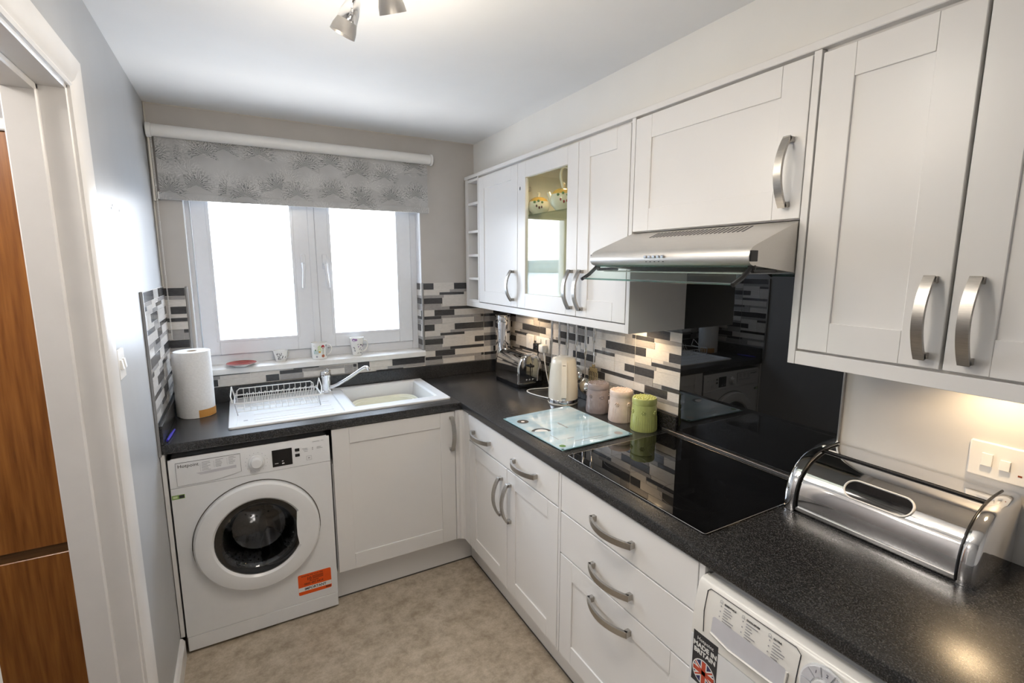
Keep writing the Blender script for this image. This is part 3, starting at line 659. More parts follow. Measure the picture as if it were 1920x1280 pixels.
# deck: left drainer area with sunken tray, right bowl; deck is a flat ring around two openings joined by strips
ix0, ix1, iy0, iy1 = KX0+.0025, KX1-.0025, KY0+.0025, KY1-.0025
def quad(bm, x0, x1, y0, y1, z): bm.faces.new([bm.verts.new(p) for p in ((x0, y0, z), (x1, y0, z), (x1, y1, z), (x0, y1, z))])
DRX0, DRX1, DRY0, DRY1 = 0.248, 0.700, -0.495, -0.105
for d in ((ix0, DRX0, iy0, iy1), (DRX1, BX0, iy0, iy1), (BX1, ix1, iy0, iy1), (DRX0, DRX1, iy0, DRY0), (DRX0, DRX1, DRY1, iy1), (BX0, BX1, iy0, BY0), (BX0, BX1, BY1, iy1)): quad(b, *d, zt)
def well(bm, x0, x1, y0, y1, ztop, zbot, rt, inset):
    top = [(x0, y0, ztop), (x1, y0, ztop), (x1, y1, ztop), (x0, y1, ztop)]
    i = inset; t2_ = [(x0+i*.35, y0+i*.35, ztop-.006), (x1-i*.35, y0+i*.35, ztop-.006), (x1-i*.35, y1-i*.35, ztop-.006), (x0+i*.35, y1-i*.35, ztop-.006)]
    bt = [(x0+i, y0+i, zbot), (x1-i, y0+i, zbot), (x1-i, y1-i, zbot), (x0+i, y1-i, zbot)]
    L = [[bm.verts.new(p) for p in q] for q in (top, t2_, bt)]
    for A, B in zip(L, L[1:]):
        for k in range(4): bm.faces.new((A[k], A[(k+1) % 4], B[(k+1) % 4], B[k]))
    bm.faces.new(L[-1])
well(b, BX0, BX1, BY0, BY1, zt, 0.735, 0, 0.03)
well(b, DRX0, DRX1, DRY0, DRY1, zt, zt-0.0065, 0, 0.012)
obj('basin', b, 'sink', sk)
for i in range(9):
    y = -0.46+0.04*i; bx = BM(); tube(bx, [(0.32, y, zt-.0072), (0.66, y, zt-.0072)], 0.0022, 6); obj('drainer_ridge', bx, 'sink', sk, 60)
bx = BM(); box(bx, 0.278, 0.295, -0.421, -0.409, zt-.0066, zt-.0060); obj('maker_mark', bx, 'ink_grey', sk)
# washing-up bowl inside the basin
wb = BM(); o1 = rrect(0.785, 1.140, -0.415, -0.095, 0.09, 6); zz0 = 0.738
def sc_(pts, k): cx, cy = 0.9625, -0.255; return [((x-cx)*k+cx, (y-cy)*k+cy) for x, y in pts]
prof_b = [(0.80, zz0), (0.93, 0.850), (0.96, 0.858), (0.985, 0.858), (0.98, 0.852), (0.90, 0.845), (0.78, zz0+.006)]
LL = [[wb.verts.new((x, y, z)) for x, y in sc_(o1, k)] for k, z in prof_b]
for A, B in zip(LL, LL[1:]):
    for k in range(len(A)): wb.faces.new((A[k], A[(k+1) % len(A)], B[(k+1) % len(A)], B[k]))
wb.faces.new(LL[0][::-1]); wb.faces.new(LL[-1])
tag(obj('washing_up_bowl', wb, 'bowl', None, 40), 'cream plastic washing-up bowl standing in the sink', 'bowl')
# tap
tp = thing('kitchen_tap', 'chrome mixer tap with long swan spout beside the sink bowl', 'tap', (0.676, -0.085, zt))
b = BM(); lathe(b, [(0.0, 0.0), (0.030, 0.0), (0.030, 0.006), (0.026, 0.010), (0.0245, 0.045), (0.025, 0.05), (0.025, 0.078), (0.029, 0.084), (0.030, 0.100), (0.024, 0.113), (0.0, 0.115)], (0.676, -0.085, zt+.0002), 'z', 24); obj('body', b, 'chrome', tp, 35)
b = BM(); tube(b, bez((0.685, -0.098, zt+.022), (0.76, -0.135, 0.965), (0.835, -0.172, 1.040), (0.862, -0.185, 1.052), 10)+[Vector((0.872, -0.19, 1.053)), Vector((0.880, -0.193, 1.048)), Vector((0.882, -0.194, 1.036))], 0.0095, 12); obj('spout', b, 'chrome', tp, 50)
b = BM(); tube(b, [(0.676, -0.085, zt+.108), (0.684, -0.10, zt+.120), (0.692, -0.125, zt+.121)], 0.007, 8, radii=[0.014, 0.010, 0.006]); sphere(b, (0.664, -0.105, zt+.085), 0.006); sphere(b, (0.688, -0.105, zt+.085), 0.006); obj('lever', b, 'chrome', tp, 50)
b = BM(); lathe(b, [(0.0, 0), (0.004, 0), (0.004, 0.002)], (0.664, -0.112, zt+.093), 'y', 10); obj('temperature_mark', b, 'ink', tp)
# dish rack
rk = thing('dish_rack', 'small white wire dish drainer rack standing on the sink drainer', 'dish rack', (0.43, -0.2, zt))
RX0, RX1, RY0, RY1 = 0.246, 0.620, -0.322, -0.085
zf, zb_, zl = 0.967, 0.986, 0.925
b = BM()
tube(b, [(RX0+.012, RY0, zf), (RX1-.012, RY0, zf), (RX1, RY0+.015, zf), (RX1, RY1-.02, zf-.01), (RX1-.01, RY1-.004, zf-.012), (RX0+.01, RY1-.004, zf-.012), (RX0, RY1-.02, zf-.01), (RX0, RY0+.015, zf)], 0.003, 6, closed=True); obj('front_rail', b, 'plastic_w', rk, 60)
b = BM(); tube(b, [(RX0+.006, RY1, zl+.012), (RX0+.010, RY1+.002, zb_-.01), (RX0+.022, RY1+.002, zb_), (RX1-.022, RY1+.002, zb_), (RX1-.010, RY1+.002, zb_-.01), (RX1-.006, RY1, zl+.012)], 0.003, 6); obj('back_rail', b, 'plastic_w', rk, 60)
for i in range(13):
    x = RX0+0.038+0.0265*i
    b = BM(); tube(b, [(x, RY1+.002, zb_), (x, RY1, zl+.010), (x, RY1-.02, zl), (x, RY0+.012, zl), (x, RY0, zl+.008), (x, RY0, zf)], 0.0014, 5)
    # plate divider loop
    tube(b, [(x, RY1-.05, zl), (x+.010, RY1-.062, zl+.045), (x+.016, RY1-.066, zl+.052), (x+.018, RY1-.070, zl+.045), (x+.008, RY1-.085, zl)], 0.0014, 5)
    obj('wire', b, 'plastic_w', rk, 60)
for y, z in ((RY0+.004, zl+.004), (RY0+.10, zl-.002), (RY1-.06, zl-.002), (RY1+.001, zl+.012)):
    b = BM(); tube(b, [(RX0+.006, y, z), (RX1-.006, y, z)], 0.0018, 5); obj('cross_wire', b, 'plastic_w', rk, 60)
for xs, s in ((RX0, -1), (RX1, 1)):
    b = BM(); tube(b, [(xs, -0.165, zf), (xs+s*.010, -0.175, 1.018), (xs+s*.016, -0.215, 1.018-.035), (xs+s*.010, -0.245, zf-.012), (xs, -0.25, zf-.004), (xs, -0.165, zf)], 0.003, 6); obj('end_handle', b, 'plastic_w', rk, 60)
for x in (RX0+.006, RX1-.010):
    for y in (RY0+.004, RY1-.002):
        b = BM(); tube(b, [(x-.004, y, zf-.002), (x+.004, y, zt-.006)], 0.0030, 6); obj('foot', b, 'plastic_grey', rk, 60)
# kitchen roll
kr = thing('kitchen_roll', 'standing roll of white kitchen paper with an orange label near its base', 'paper roll', (0.082, -0.20, ZT))
c = (0.094, -0.198, ZT+.0008); Rr, hr = 0.072, 0.300
b = BM(); lathe(b, [(0.021, 0.0), (Rr, 0.0), (Rr+.001, 0.15), (Rr, hr), (0.021, hr), (0.021, 0.0)], c, 'z', 40); obj('paper', b, 'paper', kr, 40)
b = BM(); lathe(b, [(0.0205, -0.0), (0.0205, hr-.002), (0.019, hr-.002), (0.019, 0.0), (0.0205, 0.0)], c, 'z', 24); obj('core', b, 'card', kr, 40)
b = BM(); lathe(b, [(Rr+.0012, 0.001), (Rr+.0014, 0.036)], c, 'z', 20, math.radians(-82), math.radians(8)); obj('label_strip', b, 'orange_l', kr, 60)
b = BM(); A = []
for i in range(10):
    t = i/9; a = math.radians(-128-55*t); rr = Rr+.001+0.009*t*t
    A.append([b.verts.new((c[0]+rr*math.cos(a), c[1]+rr*math.sin(a), c[2]+z)) for z in (0.004, hr*.55, hr-.004-0.004*t)])
for P, Q in zip(A, A[1:]):
    for k in range(2): b.faces.new((P[k], Q[k], Q[k+1], P[k+1]))
obj('loose_sheet', b, 'paper', kr, 60)
# pen
b = BM(); tube(b, [(0.000+.014, -0.565, ZT+.0065), (0.018, -0.50, ZT+.0065), (0.024, -0.42, ZT+.0055)], 0.005, 10, radii=[0.0045, 0.006, 0.004]); tag(obj('pen', b, 'pen', None, 50), 'blue pen lying on the worktop against the left upstand', 'pen')

# ------------------------------------------------------------------ washing machine
wm = thing('washing_machine', 'white front-loading washing machine with orange sticker and round glass door', 'washing machine', (0.309, -0.3, 0))
MX0, MX1, MY = 0.0105, 0.6055, -0.598; MZ = 0.846
FW = frame((0, MY, 0), (1, 0, 0), (0, -1, 0)); cx, cz = 0.304, 0.457
b = BM(); box(b, MX0, MX0+.01, MY+.006, -0.05, 0.012, MZ); box(b, MX1-.01, MX1, MY+.006, -0.05, 0.012, MZ); box(b, MX0, MX1, MY+.006, -0.05, MZ-.012, MZ); box(b, MX0, MX1, -0.06, -0.05, 0.012, MZ); box(b, MX0, MX1, MY+.006, -0.05, 0.012, 0.03); obj('body', b, 'appl', wm)
def holed(bm, u0, u1, v0, v1, c, R, M, n0, n1):
    angs = sorted(set([2*PI*i/60 for i in range(60)]+[math.atan2(v-c[1], u-c[0]) % (2*PI) for u in (u0, u1) for v in (v0, v1)]))
    def outp(a):
        ca, sa = math.cos(a), math.sin(a); t = 1e9
        if ca > 1e-9: t = min(t, (u1-c[0])/ca)
        if ca < -1e-9: t = min(t, (u0-c[0])/ca)
        if sa > 1e-9: t = min(t, (v1-c[1])/sa)
        if sa < -1e-9: t = min(t, (v0-c[1])/sa)
        return (c[0]+t*ca, c[1]+t*sa)
    n = len(angs); R4 = []
    for pts, nn in (([outp(a) for a in angs], n0), ([outp(a) for a in angs], n1), ([(c[0]+R*math.cos(a), c[1]+R*math.sin(a)) for a in angs], n1), ([(c[0]+R*math.cos(a), c[1]+R*math.sin(a)) for a in angs], n0)):
        R4.append([bm.verts.new(M @ Vector((p[0], p[1], nn))) for p in pts])
    for A, B in zip(R4, R4[1:]+R4[:1]):
        for i in range(n): bm.faces.new((A[i], A[(i+1) % n], B[(i+1) % n], B[i]))
b = BM(); holed(b, MX0, MX1, 0.0785, 0.7265, (cx, cz), 0.205, FW, -0.02, 0.0); obj('front_panel', b, 'appl', wm)
b = BM(); box(b, MX0, MX1, 0.010, 0.0765, -0.016, -0.001, 0.003, FW); obj('kick_panel', b, 'appl', wm)
b = BM(); prism(b, [(0.728, 0.0), (0.835, -0.002), (0.843, -0.006), (MZ, -0.014), (MZ, -0.03), (0.728, -0.03)], 'x', MX0, MX1, Matrix(((1,0,0,0),(0,0,-1,MY),(0,1,0,0),(0,0,0,1)))); fas = obj('control_fascia', b, 'appl', wm, 30)
b = BM(); prism(b, [(0.035, 0.735), (0.14, 0.735), (0.18, 0.737), (0.215, 0.744), (0.256, 0.752), (0.256, 0.828), (0.035, 0.828)], 'z', -0.004, 0.0022, FW); dr = obj('detergent_drawer', b, 'appl', wm)
b = BM(); pth = [(0.035, 0.735), (0.14, 0.735), (0.18, 0.737), (0.215, 0.744), (0.256, 0.752), (0.2565, 0.8285), (0.0345, 0.8285)]
tube(b, [FW @ Vector((u, v, 0.0012)) for u, v in pth], 0.0011, 4, closed=True); obj('drawer_gap', b, 'ink', dr)
b = BM(); prism(b, [(0.115, 0.768), (0.240, 0.772), (0.240, 0.784), (0.10, 0.778)], 'z', 0.0022, 0.0026, FW); obj('recess_shade', b, 'plastic_grey', dr)  # flat grey patch, the shade of a finger hollow put in as colour
text('Hotpoint', FW @ Matrix.Translation((0.0405, 0.8085, 0.0025)), 0.019, 'ink', dr)
b = BM()
for col, (u, rows) in enumerate(((0.115, 7), (0.162, 6), (0.208, 6))):
    for r in range(rows):
        v = 0.818+0.002*col-0.0056*r; wdt = random.uniform(0.016, 0.030)
        box(b, u+(0.006 if r else 0.007), u+.006+wdt, v-.0008, v+.0008, 0.0022, 0.0025, 0, FW)
        if r: box(b, u, u+.002, v-.0009, v+.0009, 0.0022, 0.0025, 0, FW)
obj('printed_list', b, 'ink_grey', dr)
kc = (0.314, 0.779)
b = BM(); lathe(b, [(0.0, -0.024), (0.018, -0.024), (0.021, -0.021), (0.023, -0.010), (0.030, -0.008), (0.031, 0.0)], (kc[0], MY, kc[1]), 'y', 32); obj('programme_knob', b, 'appl', wm, 30)
b = BM()
for i in range(16):
    a = 2*PI*(i+.5)/16; disc(b, FW, 0.0013, 0.0, 0.0004, 6, (kc[0]+.041*math.cos(a), kc[1]+.041*math.sin(a)))
obj('dial_marks', b, 'ink_grey', fas)
b = BM(); box(b, 0.3735, 0.4515, 0.743, 0.817, -0.002, 0.0012, 0.0005, FW); dsp = obj('display', b, 'blackgloss', wm)
for (u0, u1, v0, v1) in ((0.382, 0.396, 0.7565, 0.7585), (0.410, 0.419, 0.752, 0.7565), (0.41, 0.416, 0.7635, 0.766)):
    b = BM(); box(b, u0, u1, v0, v1, 0.0012, 0.0015, 0, FW); obj('display_mark', b, 'plastic_w', dsp)
for v in (0.803, 0.779):
    b = BM(); box(b, 0.463, 0.4815, v-.0065, v+.0065, -0.001, 0.0022, 0.001, FW); obj('button', b, 'black', wm)
b = BM()
for (u, v, l) in ((0.493, 0.803, .02), (0.497, 0.797, .018), (0.500, 0.790, .014), (0.552, 0.802, .018), (0.552, 0.796, .024), (0.505, 0.84, .0), (0.535, 0.828, .03), (0.57, 0.829, .012)):
    if l: box(b, u, u+l, v-.0007, v+.0007, 0.0, 0.0004, 0, FW)
for v in (0.802, 0.795): disc(b, FW, 0.0022, 0, 0.0005, 8, (0.535, v))
for (u0, u1, v0, v1) in ((0.5075, 0.5285, 0.7485, 0.7493), (0.5075, 0.5285, 0.7665, 0.7673), (0.5075, 0.5083, 0.7485, 0.7673), (0.5277, 0.5285, 0.7485, 0.7673), (0.514, 0.522, 0.756, 0.760)): box(b, u0, u1, v0, v1, 0, 0.0004, 0, FW)
obj('printed_symbols', b, 'ink_grey', fas)
# door
C = (cx, MY, cz)
b = BM(); lathe(b, [(0.236, -0.001), (0.240, -0.012), (0.239, -0.022), (0.232, -0.030), (0.205, -0.036), (0.176, -0.033), (0.168, -0.024), (0.166, 0.004), (0.160, 0.012), (0.236, 0.004), (0.236, -0.001)], C, 'y', 64); dor = obj('door', b, 'appl', wm, 35)
b = BM(); lathe(b, [(0.241, -0.002), (0.2445, -0.001), (0.2445, 0.0005), (0.238, 0.0005)], C, 'y', 64); obj('door_seal', b, 'gap', dor, 40)
b = BM(); lathe(b, [(0.168, -0.024), (0.150, -0.021), (0.136, -0.012), (0.120, 0.03), (0.105, 0.075), (0.06, 0.095), (0.0, 0.10)], C, 'y', 48); obj('door_glass', b, 'washglass', dor, 40)
b = BM(); lathe(b, [(0.166, -0.020), (0.149, -0.015), (0.148, 0.0), (0.166, 0.0)], C, 'y', 48); obj('glass_rim', b, 'blackgloss', dor, 40)
b = BM(); prism(b, [(cx+.150, cz-.075), (cx+.166, cz-.080), (cx+.198, cz-.05), (cx+.20, cz+.05), (cx+.170, cz+.088), (cx+.148, cz+.078), (cx+.144, cz+.02), (cx+.144, cz-.03)], 'z', 0.012, 0.0335, FW); obj('door_grip', b, 'appl', dor)
b = BM(); lathe(b, [(0.166, 0.016), (0.19, 0.02), (0.215, 0.06), (0.225, 0.30), (0.21, 0.34), (0.0, 0.345)], C, 'y', 48); drm = obj('drum', b, 'chrome_dark', wm, 40)
for k in range(3):
    a = 2*PI*k/3+0.75; b = BM(); rr = 0.215
    pc = Vector((cx+rr*math.cos(a), 0, cz+rr*math.sin(a))); inn = Vector((cx+(rr-.065)*math.cos(a), 0, cz+(rr-.065)*math.sin(a))); tg = Vector((-math.sin(a), 0, math.cos(a)))*.05
    pts = [(pc-tg), (pc-tg*.3+(inn-pc)*.8), inn, (pc+tg*.3+(inn-pc)*.8), (pc+tg)]
    prism(b, [(p.x, p.z) for p in pts], 'y', MY+.08, MY+.33); obj('drum_paddle', b, 'steel', drm, 50)
b = BM()
for r in range(5):
    rad = 0.05+0.03*r
    for i in range(int(2*PI*rad/0.026)):
        a = 2*PI*i/int(2*PI*rad/0.026); lathe(b, [(0.0, 0.343), (0.0045, 0.343), (0.0045, 0.346)], (cx+rad*math.cos(a), MY, cz+rad*math.sin(a)), 'y', 6)
for r in range(7):
    for i in range(44):
        a = 2*PI*(i+.5*(r % 2))/44; bmesh.ops.create_icosphere(b, subdivisions=0, radius=0.004, matrix=Matrix.Translation((cx+.2195*math.cos(a), MY+.11+.026*r, cz+.2195*math.sin(a))))
ho = obj('drum_hole', b, 'black', drm); ho['kind'] = 'stuff'
# stickers
b = BM(); prism(b, rrect(0.438, 0.579, 0.114, 0.2135, 0.006, 3), 'z', 0.0, 0.0005, FW); stk = obj('sticker', b, 'sticker_o', wm, label='orange guarantee sticker reading IMPORTANT')
b = BM(); box(b, 0.4385, 0.5785, 0.131, 0.151, 0.0005, 0.0008, 0, FW); obj('sticker_band', b, 'white_p', stk)
text('IMPORTANT', FW @ Matrix.Translation((0.463, 0.1355, 0.0008)), 0.0165, 'ink', stk, bold=0.0004)
text('0800 497 0414', FW @ Matrix.Translation((0.462, 0.1595, 0.0005)), 0.0135, 'ink_brown', stk, bold=0.0003)
text('10', FW @ Matrix.Translation((0.474, 0.180, 0.0005)), 0.021, 'ink_brown', stk, bold=0.0006)
text('REGISTER FOR YOUR FREE', FW @ Matrix.Translation((0.452, 0.2015, 0.0005)), 0.0078, 'ink_brown', stk, bold=0.0002)
b = BM()
for (u0, u1, v) in ((0.498, 0.545, 0.195), (0.498, 0.545, 0.189), (0.498, 0.545, 0.183), (0.485, 0.525, 0.175)): box(b, u0, u1, v-.0016, v+.0016, 0.0005, 0.0008, 0, FW)
box(b, 0.553, 0.576, 0.119, 0.127, 0.0005, 0.0008, 0, FW); obj('sticker_print', b, 'ink_brown', stk)
b = BM(); box(b, 0.012, 0.055, 0.682, 0.699, 0.0, 0.0005, 0, FW); gt = obj('energy_tag', b, 'green_tag', wm, label='small green and black tag')
b = BM(); box(b, 0.036, 0.053, 0.6845, 0.6965, 0.0005, 0.0008, 0, FW); obj('tag_print', b, 'ink', gt)
b = BM(); box(b, 0.016, 0.031, 0.686, 0.695, 0.0005, 0.0008, 0, FW); obj('tag_print', b, 'palegreen', gt)
for x in (0.05, 0.56):
    for y in (-0.54, -0.10):
        b = BM(); lathe(b, [(0.0, 0.0), (0.02, 0.0), (0.02, 0.012), (0.0, 0.012)], (x, y, 0.0), 'z', 12); obj('foot', b, 'black', wm)

# ------------------------------------------------------------------ tumble dryer
td = thing('tumble_dryer', 'white tumble dryer with a MADE IN BRITAIN sticker under the worktop', 'tumble dryer', (1.5, -2.4, 0))
TY0, TY1 = -2.692, -2.0965; TZ = 0.852
b = BM(); box(b, 1.262, 1.79, TY0, TY1, 0.012, TZ-.002, 0.004); obj('body', b, 'appl', td)
def dface(z):  # face x at height z
    if z < 0.72: return 1.2125
    t = (z-0.72)/(0.845-0.72); return 1.2125+0.018*t*t
DPr = [(1.262, 0.012), (1.2125, 0.02), (1.2125, 0.708), (1.262, 0.708)]
b = BM(); prism(b, DPr, 'y', TY0, TY1); obj('front_panel', b, 'appl', td)
cv = [(1.262, 0.711)]+[(dface(z), z) for z in (0.711, 0.74, 0.77, 0.80, 0.825, 0.838)]+[(1.2330, 0.846), (1.240, 0.851), (1.262, TZ)]
b = BM(); prism(b, cv, 'y', TY0, TY1); tf = obj('control_fascia', b, 'appl_warm', td, 40)
# local frame on the sloping fascia: u=-y, v along slope
s0, s1 = Vector((dface(0.735), 0, 0.735)), Vector((dface(0.838), 0, 0.838)); vv = (s1-s0).normalized(); nv = Vector((-vv.z, 0, vv.x))
def TM(y, z): # matrix at a point on the fascia
    return Matrix(((0, vv.x, nv.x, dface(z)-.0004), (-1, 0, 0, y), (0, vv.z, nv.z, z), (0, 0, 0, 1)))
TB = TM(0, 0.735)
hgt = (s1-s0).length
b = BM(); fp = lambda u, v, n=0.0008: TM(0, 0.735+v*vv.z) @ Vector((u, 0, n))
tube(b, [fp(2.130, 0.0), fp(2.125, 0.05), fp(2.1245, 0.100), fp(2.131, 0.107), fp(2.335, 0.107), fp(2.346, 0.099), fp(2.346, 0.05), fp(2.346, -0.002)], 0.0010, 4); obj('drawer_gap', b, 'ink', tf)
b = BM(); pts = [(2.150, 0.010), (2.150, 0.050), (2.155, 0.054), (2.322, 0.054), (2.326, 0.050), (2.326, 0.015), (2.31, 0.006), (2.20, 0.003)]
va = [b.verts.new(fp(u, v, 0.0012)) for u, v in pts]; b.faces.new(va); obj('recess_shade', b, 'plastic_grey', tf)  # no real hollow here; its shade is this flat grey face
b = BM(); tube(b, [fp(2.150, 0.012, .002), fp(2.20, 0.0035, .004), fp(2.31, 0.006, .004), fp(2.328, 0.016, .003), fp(2.328, 0.05, .0015)], 0.003, 6); obj('recess_lip', b, 'appl_warm', tf, 60)
for (s, u) in (('ESSENTIALS', 2.172), ('EXCLUSIVES', 2.228), ('EXTRA', 2.290)):
    text(s, TM(-(u), 0.735+0.0915) @ Matrix.Translation((0, 0, 0.0012)), 0.0058, 'ink', tf, bold=0.0001)
    b = BM(); Mq = TM(-(u-.012), 0.735+0.091) 
    box(b, 0.0, 0.008, 0.0, 0.0008, 0.0010, 0.0013, 0, Mq)
    pr_ = [(0.001, 0.0025), (0.007, 0.0025), (0.007, 0.006), (0.004, 0.0085), (0.001, 0.006)]
    tube(b, [Mq @ Vector((x, y, .0012)) for x, y in pr_], 0.0004, 4, closed=True)
    for r in range(6):
        Mr = TM(-u, 0.735+0.0855-0.0060*r); wd = random.uniform(0.012, 0.028); box(b, 0.001, 0.001+wd, -.0009, .0009, 0.0010, 0.0013, 0, Mr)
        if r % 2 == 0: box(b, -0.008, -0.006, -.0014, .0014, 0.0010, 0.0013, 0, Mr)
    obj('printed_list', b, 'ink_grey', tf)
kd = (2.398, 0.800)
Mk = TM(-kd[0], kd[1])
b = BM(); disc(b, Mk, 0.046, 0.0, 0.004, 36); kn = obj('dial_ring', b, 'appl', td)
for i in range(10):
    a0 = PI/2+0.55-2*PI*i/10-0.27; a1 = a0+0.54; pts = [(rr*math.cos(a), rr*math.sin(a)) for rr, aa in ((0.024, (a0, a1)), (0.042, (a1, a0))) for a in (aa[0], (aa[0]+aa[1])/2, aa[1])]
    b = BM(); prism(b, pts, 'z', 0.004, 0.0075, Mk); bt = obj('button', b, 'plastic_grey', kn)
    if i < 3:
        am = (a0+a1)/2; text(str(i+1), Mk @ Matrix.Translation((0.033*math.cos(am), 0.033*math.sin(am)-.003, 0.0076)), 0.009, 'navy', bt, align='CENTER')
b = BM(); disc(b, Mk, 0.020, 0.004, 0.014, 28); obj('dial_knob', b, 'appl', kn)
FD = frame((1.2125, 0, 0), (0, -1, 0), (-1, 0, 0))
b = BM(); box(b, 2.1035, 2.1725, 0.590, 0.7235, 0.0, 0.0006, 0, FD); st = obj('sticker', b, 'ink', td, label='black MADE IN BRITAIN sticker with a round flag')
text('Hotpoint', FD @ Matrix.Translation((2.138, 0.7045, 0.0007)), 0.0125, 'white_p', st, align='CENTER')
text('MADE IN\nBRITAIN', FD @ Matrix.Translation((2.138, 0.6865, 0.0007)), 0.0165, 'white_p', st, align='CENTER', bold=0.0006)
fc = (2.138, 0.628); Rf = 0.030
b = BM(); disc(b, FD, Rf+.0025, 0.0006, 0.0009, 28, fc); fl = obj('flag_ring', b, 'white_p', st)
b = BM(); disc(b, FD, Rf, 0.0009, 0.0011, 28, fc); obj('flag_field', b, 'flag_blue', st)
def bar(bm, a, w, n0, n1, L=Rf):
    ca, sa = math.cos(a), math.sin(a); pts = [(fc[0]+ca*x-sa*y, fc[1]+sa*x+ca*y) for x, y in ((-L, -w), (L, -w), (L, w), (-L, w))]; prism(bm, pts, 'z', n0, n1, FD)
b = BM(); bar(b, 0.62, .005, .0011, .0012, Rf*.98); bar(b, -0.62, .005, .0011, .0012, Rf*.98); bar(b, 0, .0085, .0011, .0013, Rf*.95); bar(b, PI/2, .0085, .0011, .0013, Rf*.95); obj('flag_cross', b, 'white_p', st)
b = BM(); bar(b, 0.62, .0018, .0012, .00132, Rf*.98); bar(b, -0.62, .0018, .0012, .00132, Rf*.98); bar(b, 0, .0055, .0013, .0015, Rf*.97); bar(b, PI/2, .0055, .0013, .0015, Rf*.97); obj('flag_cross', b, 'flag_red', st)
CD = (1.2125, -2.395, 0.40)
b = BM(); lathe(b, [(0.262, 0.0), (0.262, -0.012), (0.250, -0.022), (0.17, -0.028), (0.165, -0.020), (0.0, -0.018)], CD, 'x', 64); obj('door', b, 'appl', td, 35)
for y in (TY0+.05, TY1-.05):
    for x in (1.31, 1.74):
        b = BM(); lathe(b, [(0.0, 0.0), (0.02, 0.0), (0.02, 0.012), (0.0, 0.012)], (x, y, 0.0), 'z', 12); obj('foot', b, 'black', td)

# ------------------------------------------------------------------ hob
hb = thing('induction_hob', 'black glass hob set flush into the worktop', 'hob', (1.55, -1.743, ZT))
b = BM(); prism(b, rrect(1.305, 1.800, -2.044, -1.442, 0.006, 3), 'z', ZT+.0004, ZT+0.0048); obj('glass_top', b, 'blackglass', hb, 30)
b = BM(); tube(b, [(x, y, ZT+.0040) for x, y in rrect(1.3045, 1.8005, -2.0445, -1.4415, 0.006, 3)], 0.0011, 4, closed=True); obj('edge_trim', b, 'alu', hb)
for (x, y, r) in ((1.44, -1.60, .075), (1.67, -1.60, .095), (1.44, -1.89, .095), (1.67, -1.89, .075)):
    b = BM(); lathe(b, [(r, ZT+.0048), (r, ZT+.0050), (r+.0012, ZT+.0050), (r+.0012, ZT+.0048)], (x, y, 0), 'z', 48); obj('zone_ring', b, 'zone', hb)

# ------------------------------------------------------------------ things on the worktop
# kettle
kt = thing('electric_kettle', 'cream electric kettle with chrome base ring', 'kettle', (1.697, -0.849, ZT))
kc_ = (1.697, -0.849, ZT+.0005)
b = BM(); lathe(b, [(0.0, 0.0), (0.074, 0.0), (0.076, 0.004), (0.076, 0.008), (0.0, 0.008)], kc_, 'z', 40); obj('power_base', b, 'cream_plastic', kt, 35)
b = BM(); lathe(b, [(0.0, 0.008), (0.075, 0.008), (0.0755, 0.024), (0.0745, 0.026), (0.0, 0.026)], kc_, 'z', 40); obj('base_ring', b, 'chrome', kt, 35)
b = BM(); lathe(b, [(0.074, 0.026), (0.0745, 0.06), (0.072, 0.11), (0.068, 0.16), (0.063, 0.205), (0.060, 0.222), (0.054, 0.230), (0.03, 0.236), (0.0, 0.238)], kc_, 'z', 40); obj('body', b, 'kettle', kt, 40)
hdir = Vector((0.3077-1.697+.12, -2.8187+0.849, 0)).normalized(); sd = Vector((-hdir.y, hdir.x, 0))
def strap(bm, path, w, t):
    R = []
    for i, (o, z) in enumerate(path):
        a = path[max(0, i-1)]; c_ = path[min(len(path)-1, i+1)]; tg = Vector((c_[0]-a[0], c_[1]-a[1])).normalized(); nn = Vector((-tg.y, tg.x))
        ring = []
        for sw, st_ in ((-w, -t), (w, -t), (w, t), (-w, t)):
            oo, zz = o+nn.x*st_, z+nn.y*st_; p = Vector(kc_)+hdir*oo+sd*sw+Vector((0, 0, zz)); ring.append(bm.verts.new(p))
        R.append(ring)
    for A, B in zip(R, R[1:]):
        for k in range(4): bm.faces.new((A[k], A[(k+1) % 4], B[(k+1) % 4], B[k]))
    bm.faces.new(R[0]); bm.faces.new(R[-1])
b = BM(); strap(b, [(0.045, 0.226), (0.062, 0.222), (0.078, 0.205), (0.085, 0.17), (0.091, 0.11), (0.093, 0.065), (0.088, 0.048), (0.074, 0.042)], 0.0125, 0.005); obj('handle', b, 'cream_plastic', kt, 40)
b = BM(); box(b, -0.008, 0.008, -0.003, 0.003, 0.003, 0.0065, 0.001, Matrix.Translation(Vector(kc_)+hdir*0.077+Vector((0, 0, 0.203))) @ Matrix(((sd.x, 0, hdir.x, 0), (sd.y, 0, hdir.y, 0), (0, 1, 0, 0), (0, 0, 0, 1)))); obj('switch', b, 'ink', kt)
b = BM(); box(b, -0.009, 0.009, -0.006, 0.004, 0.0, 0.006, 0.001, Matrix.Translation(Vector(kc_)+hdir*0.074+Vector((0, 0, 0.034))) @ Matrix(((sd.x, 0, hdir.x, 0), (sd.y, 0, hdir.y, 0), (0, 1, 0, 0), (0, 0, 0, 1)))); obj('indicator', b, 'chrome', kt)
b = BM(); strap(b, [(-0.05, 0.19), (-0.066, 0.205), (-0.075, 0.222), (-0.06, 0.226)], 0.02, 0.006); obj('spout', b, 'kettle', kt, 40)
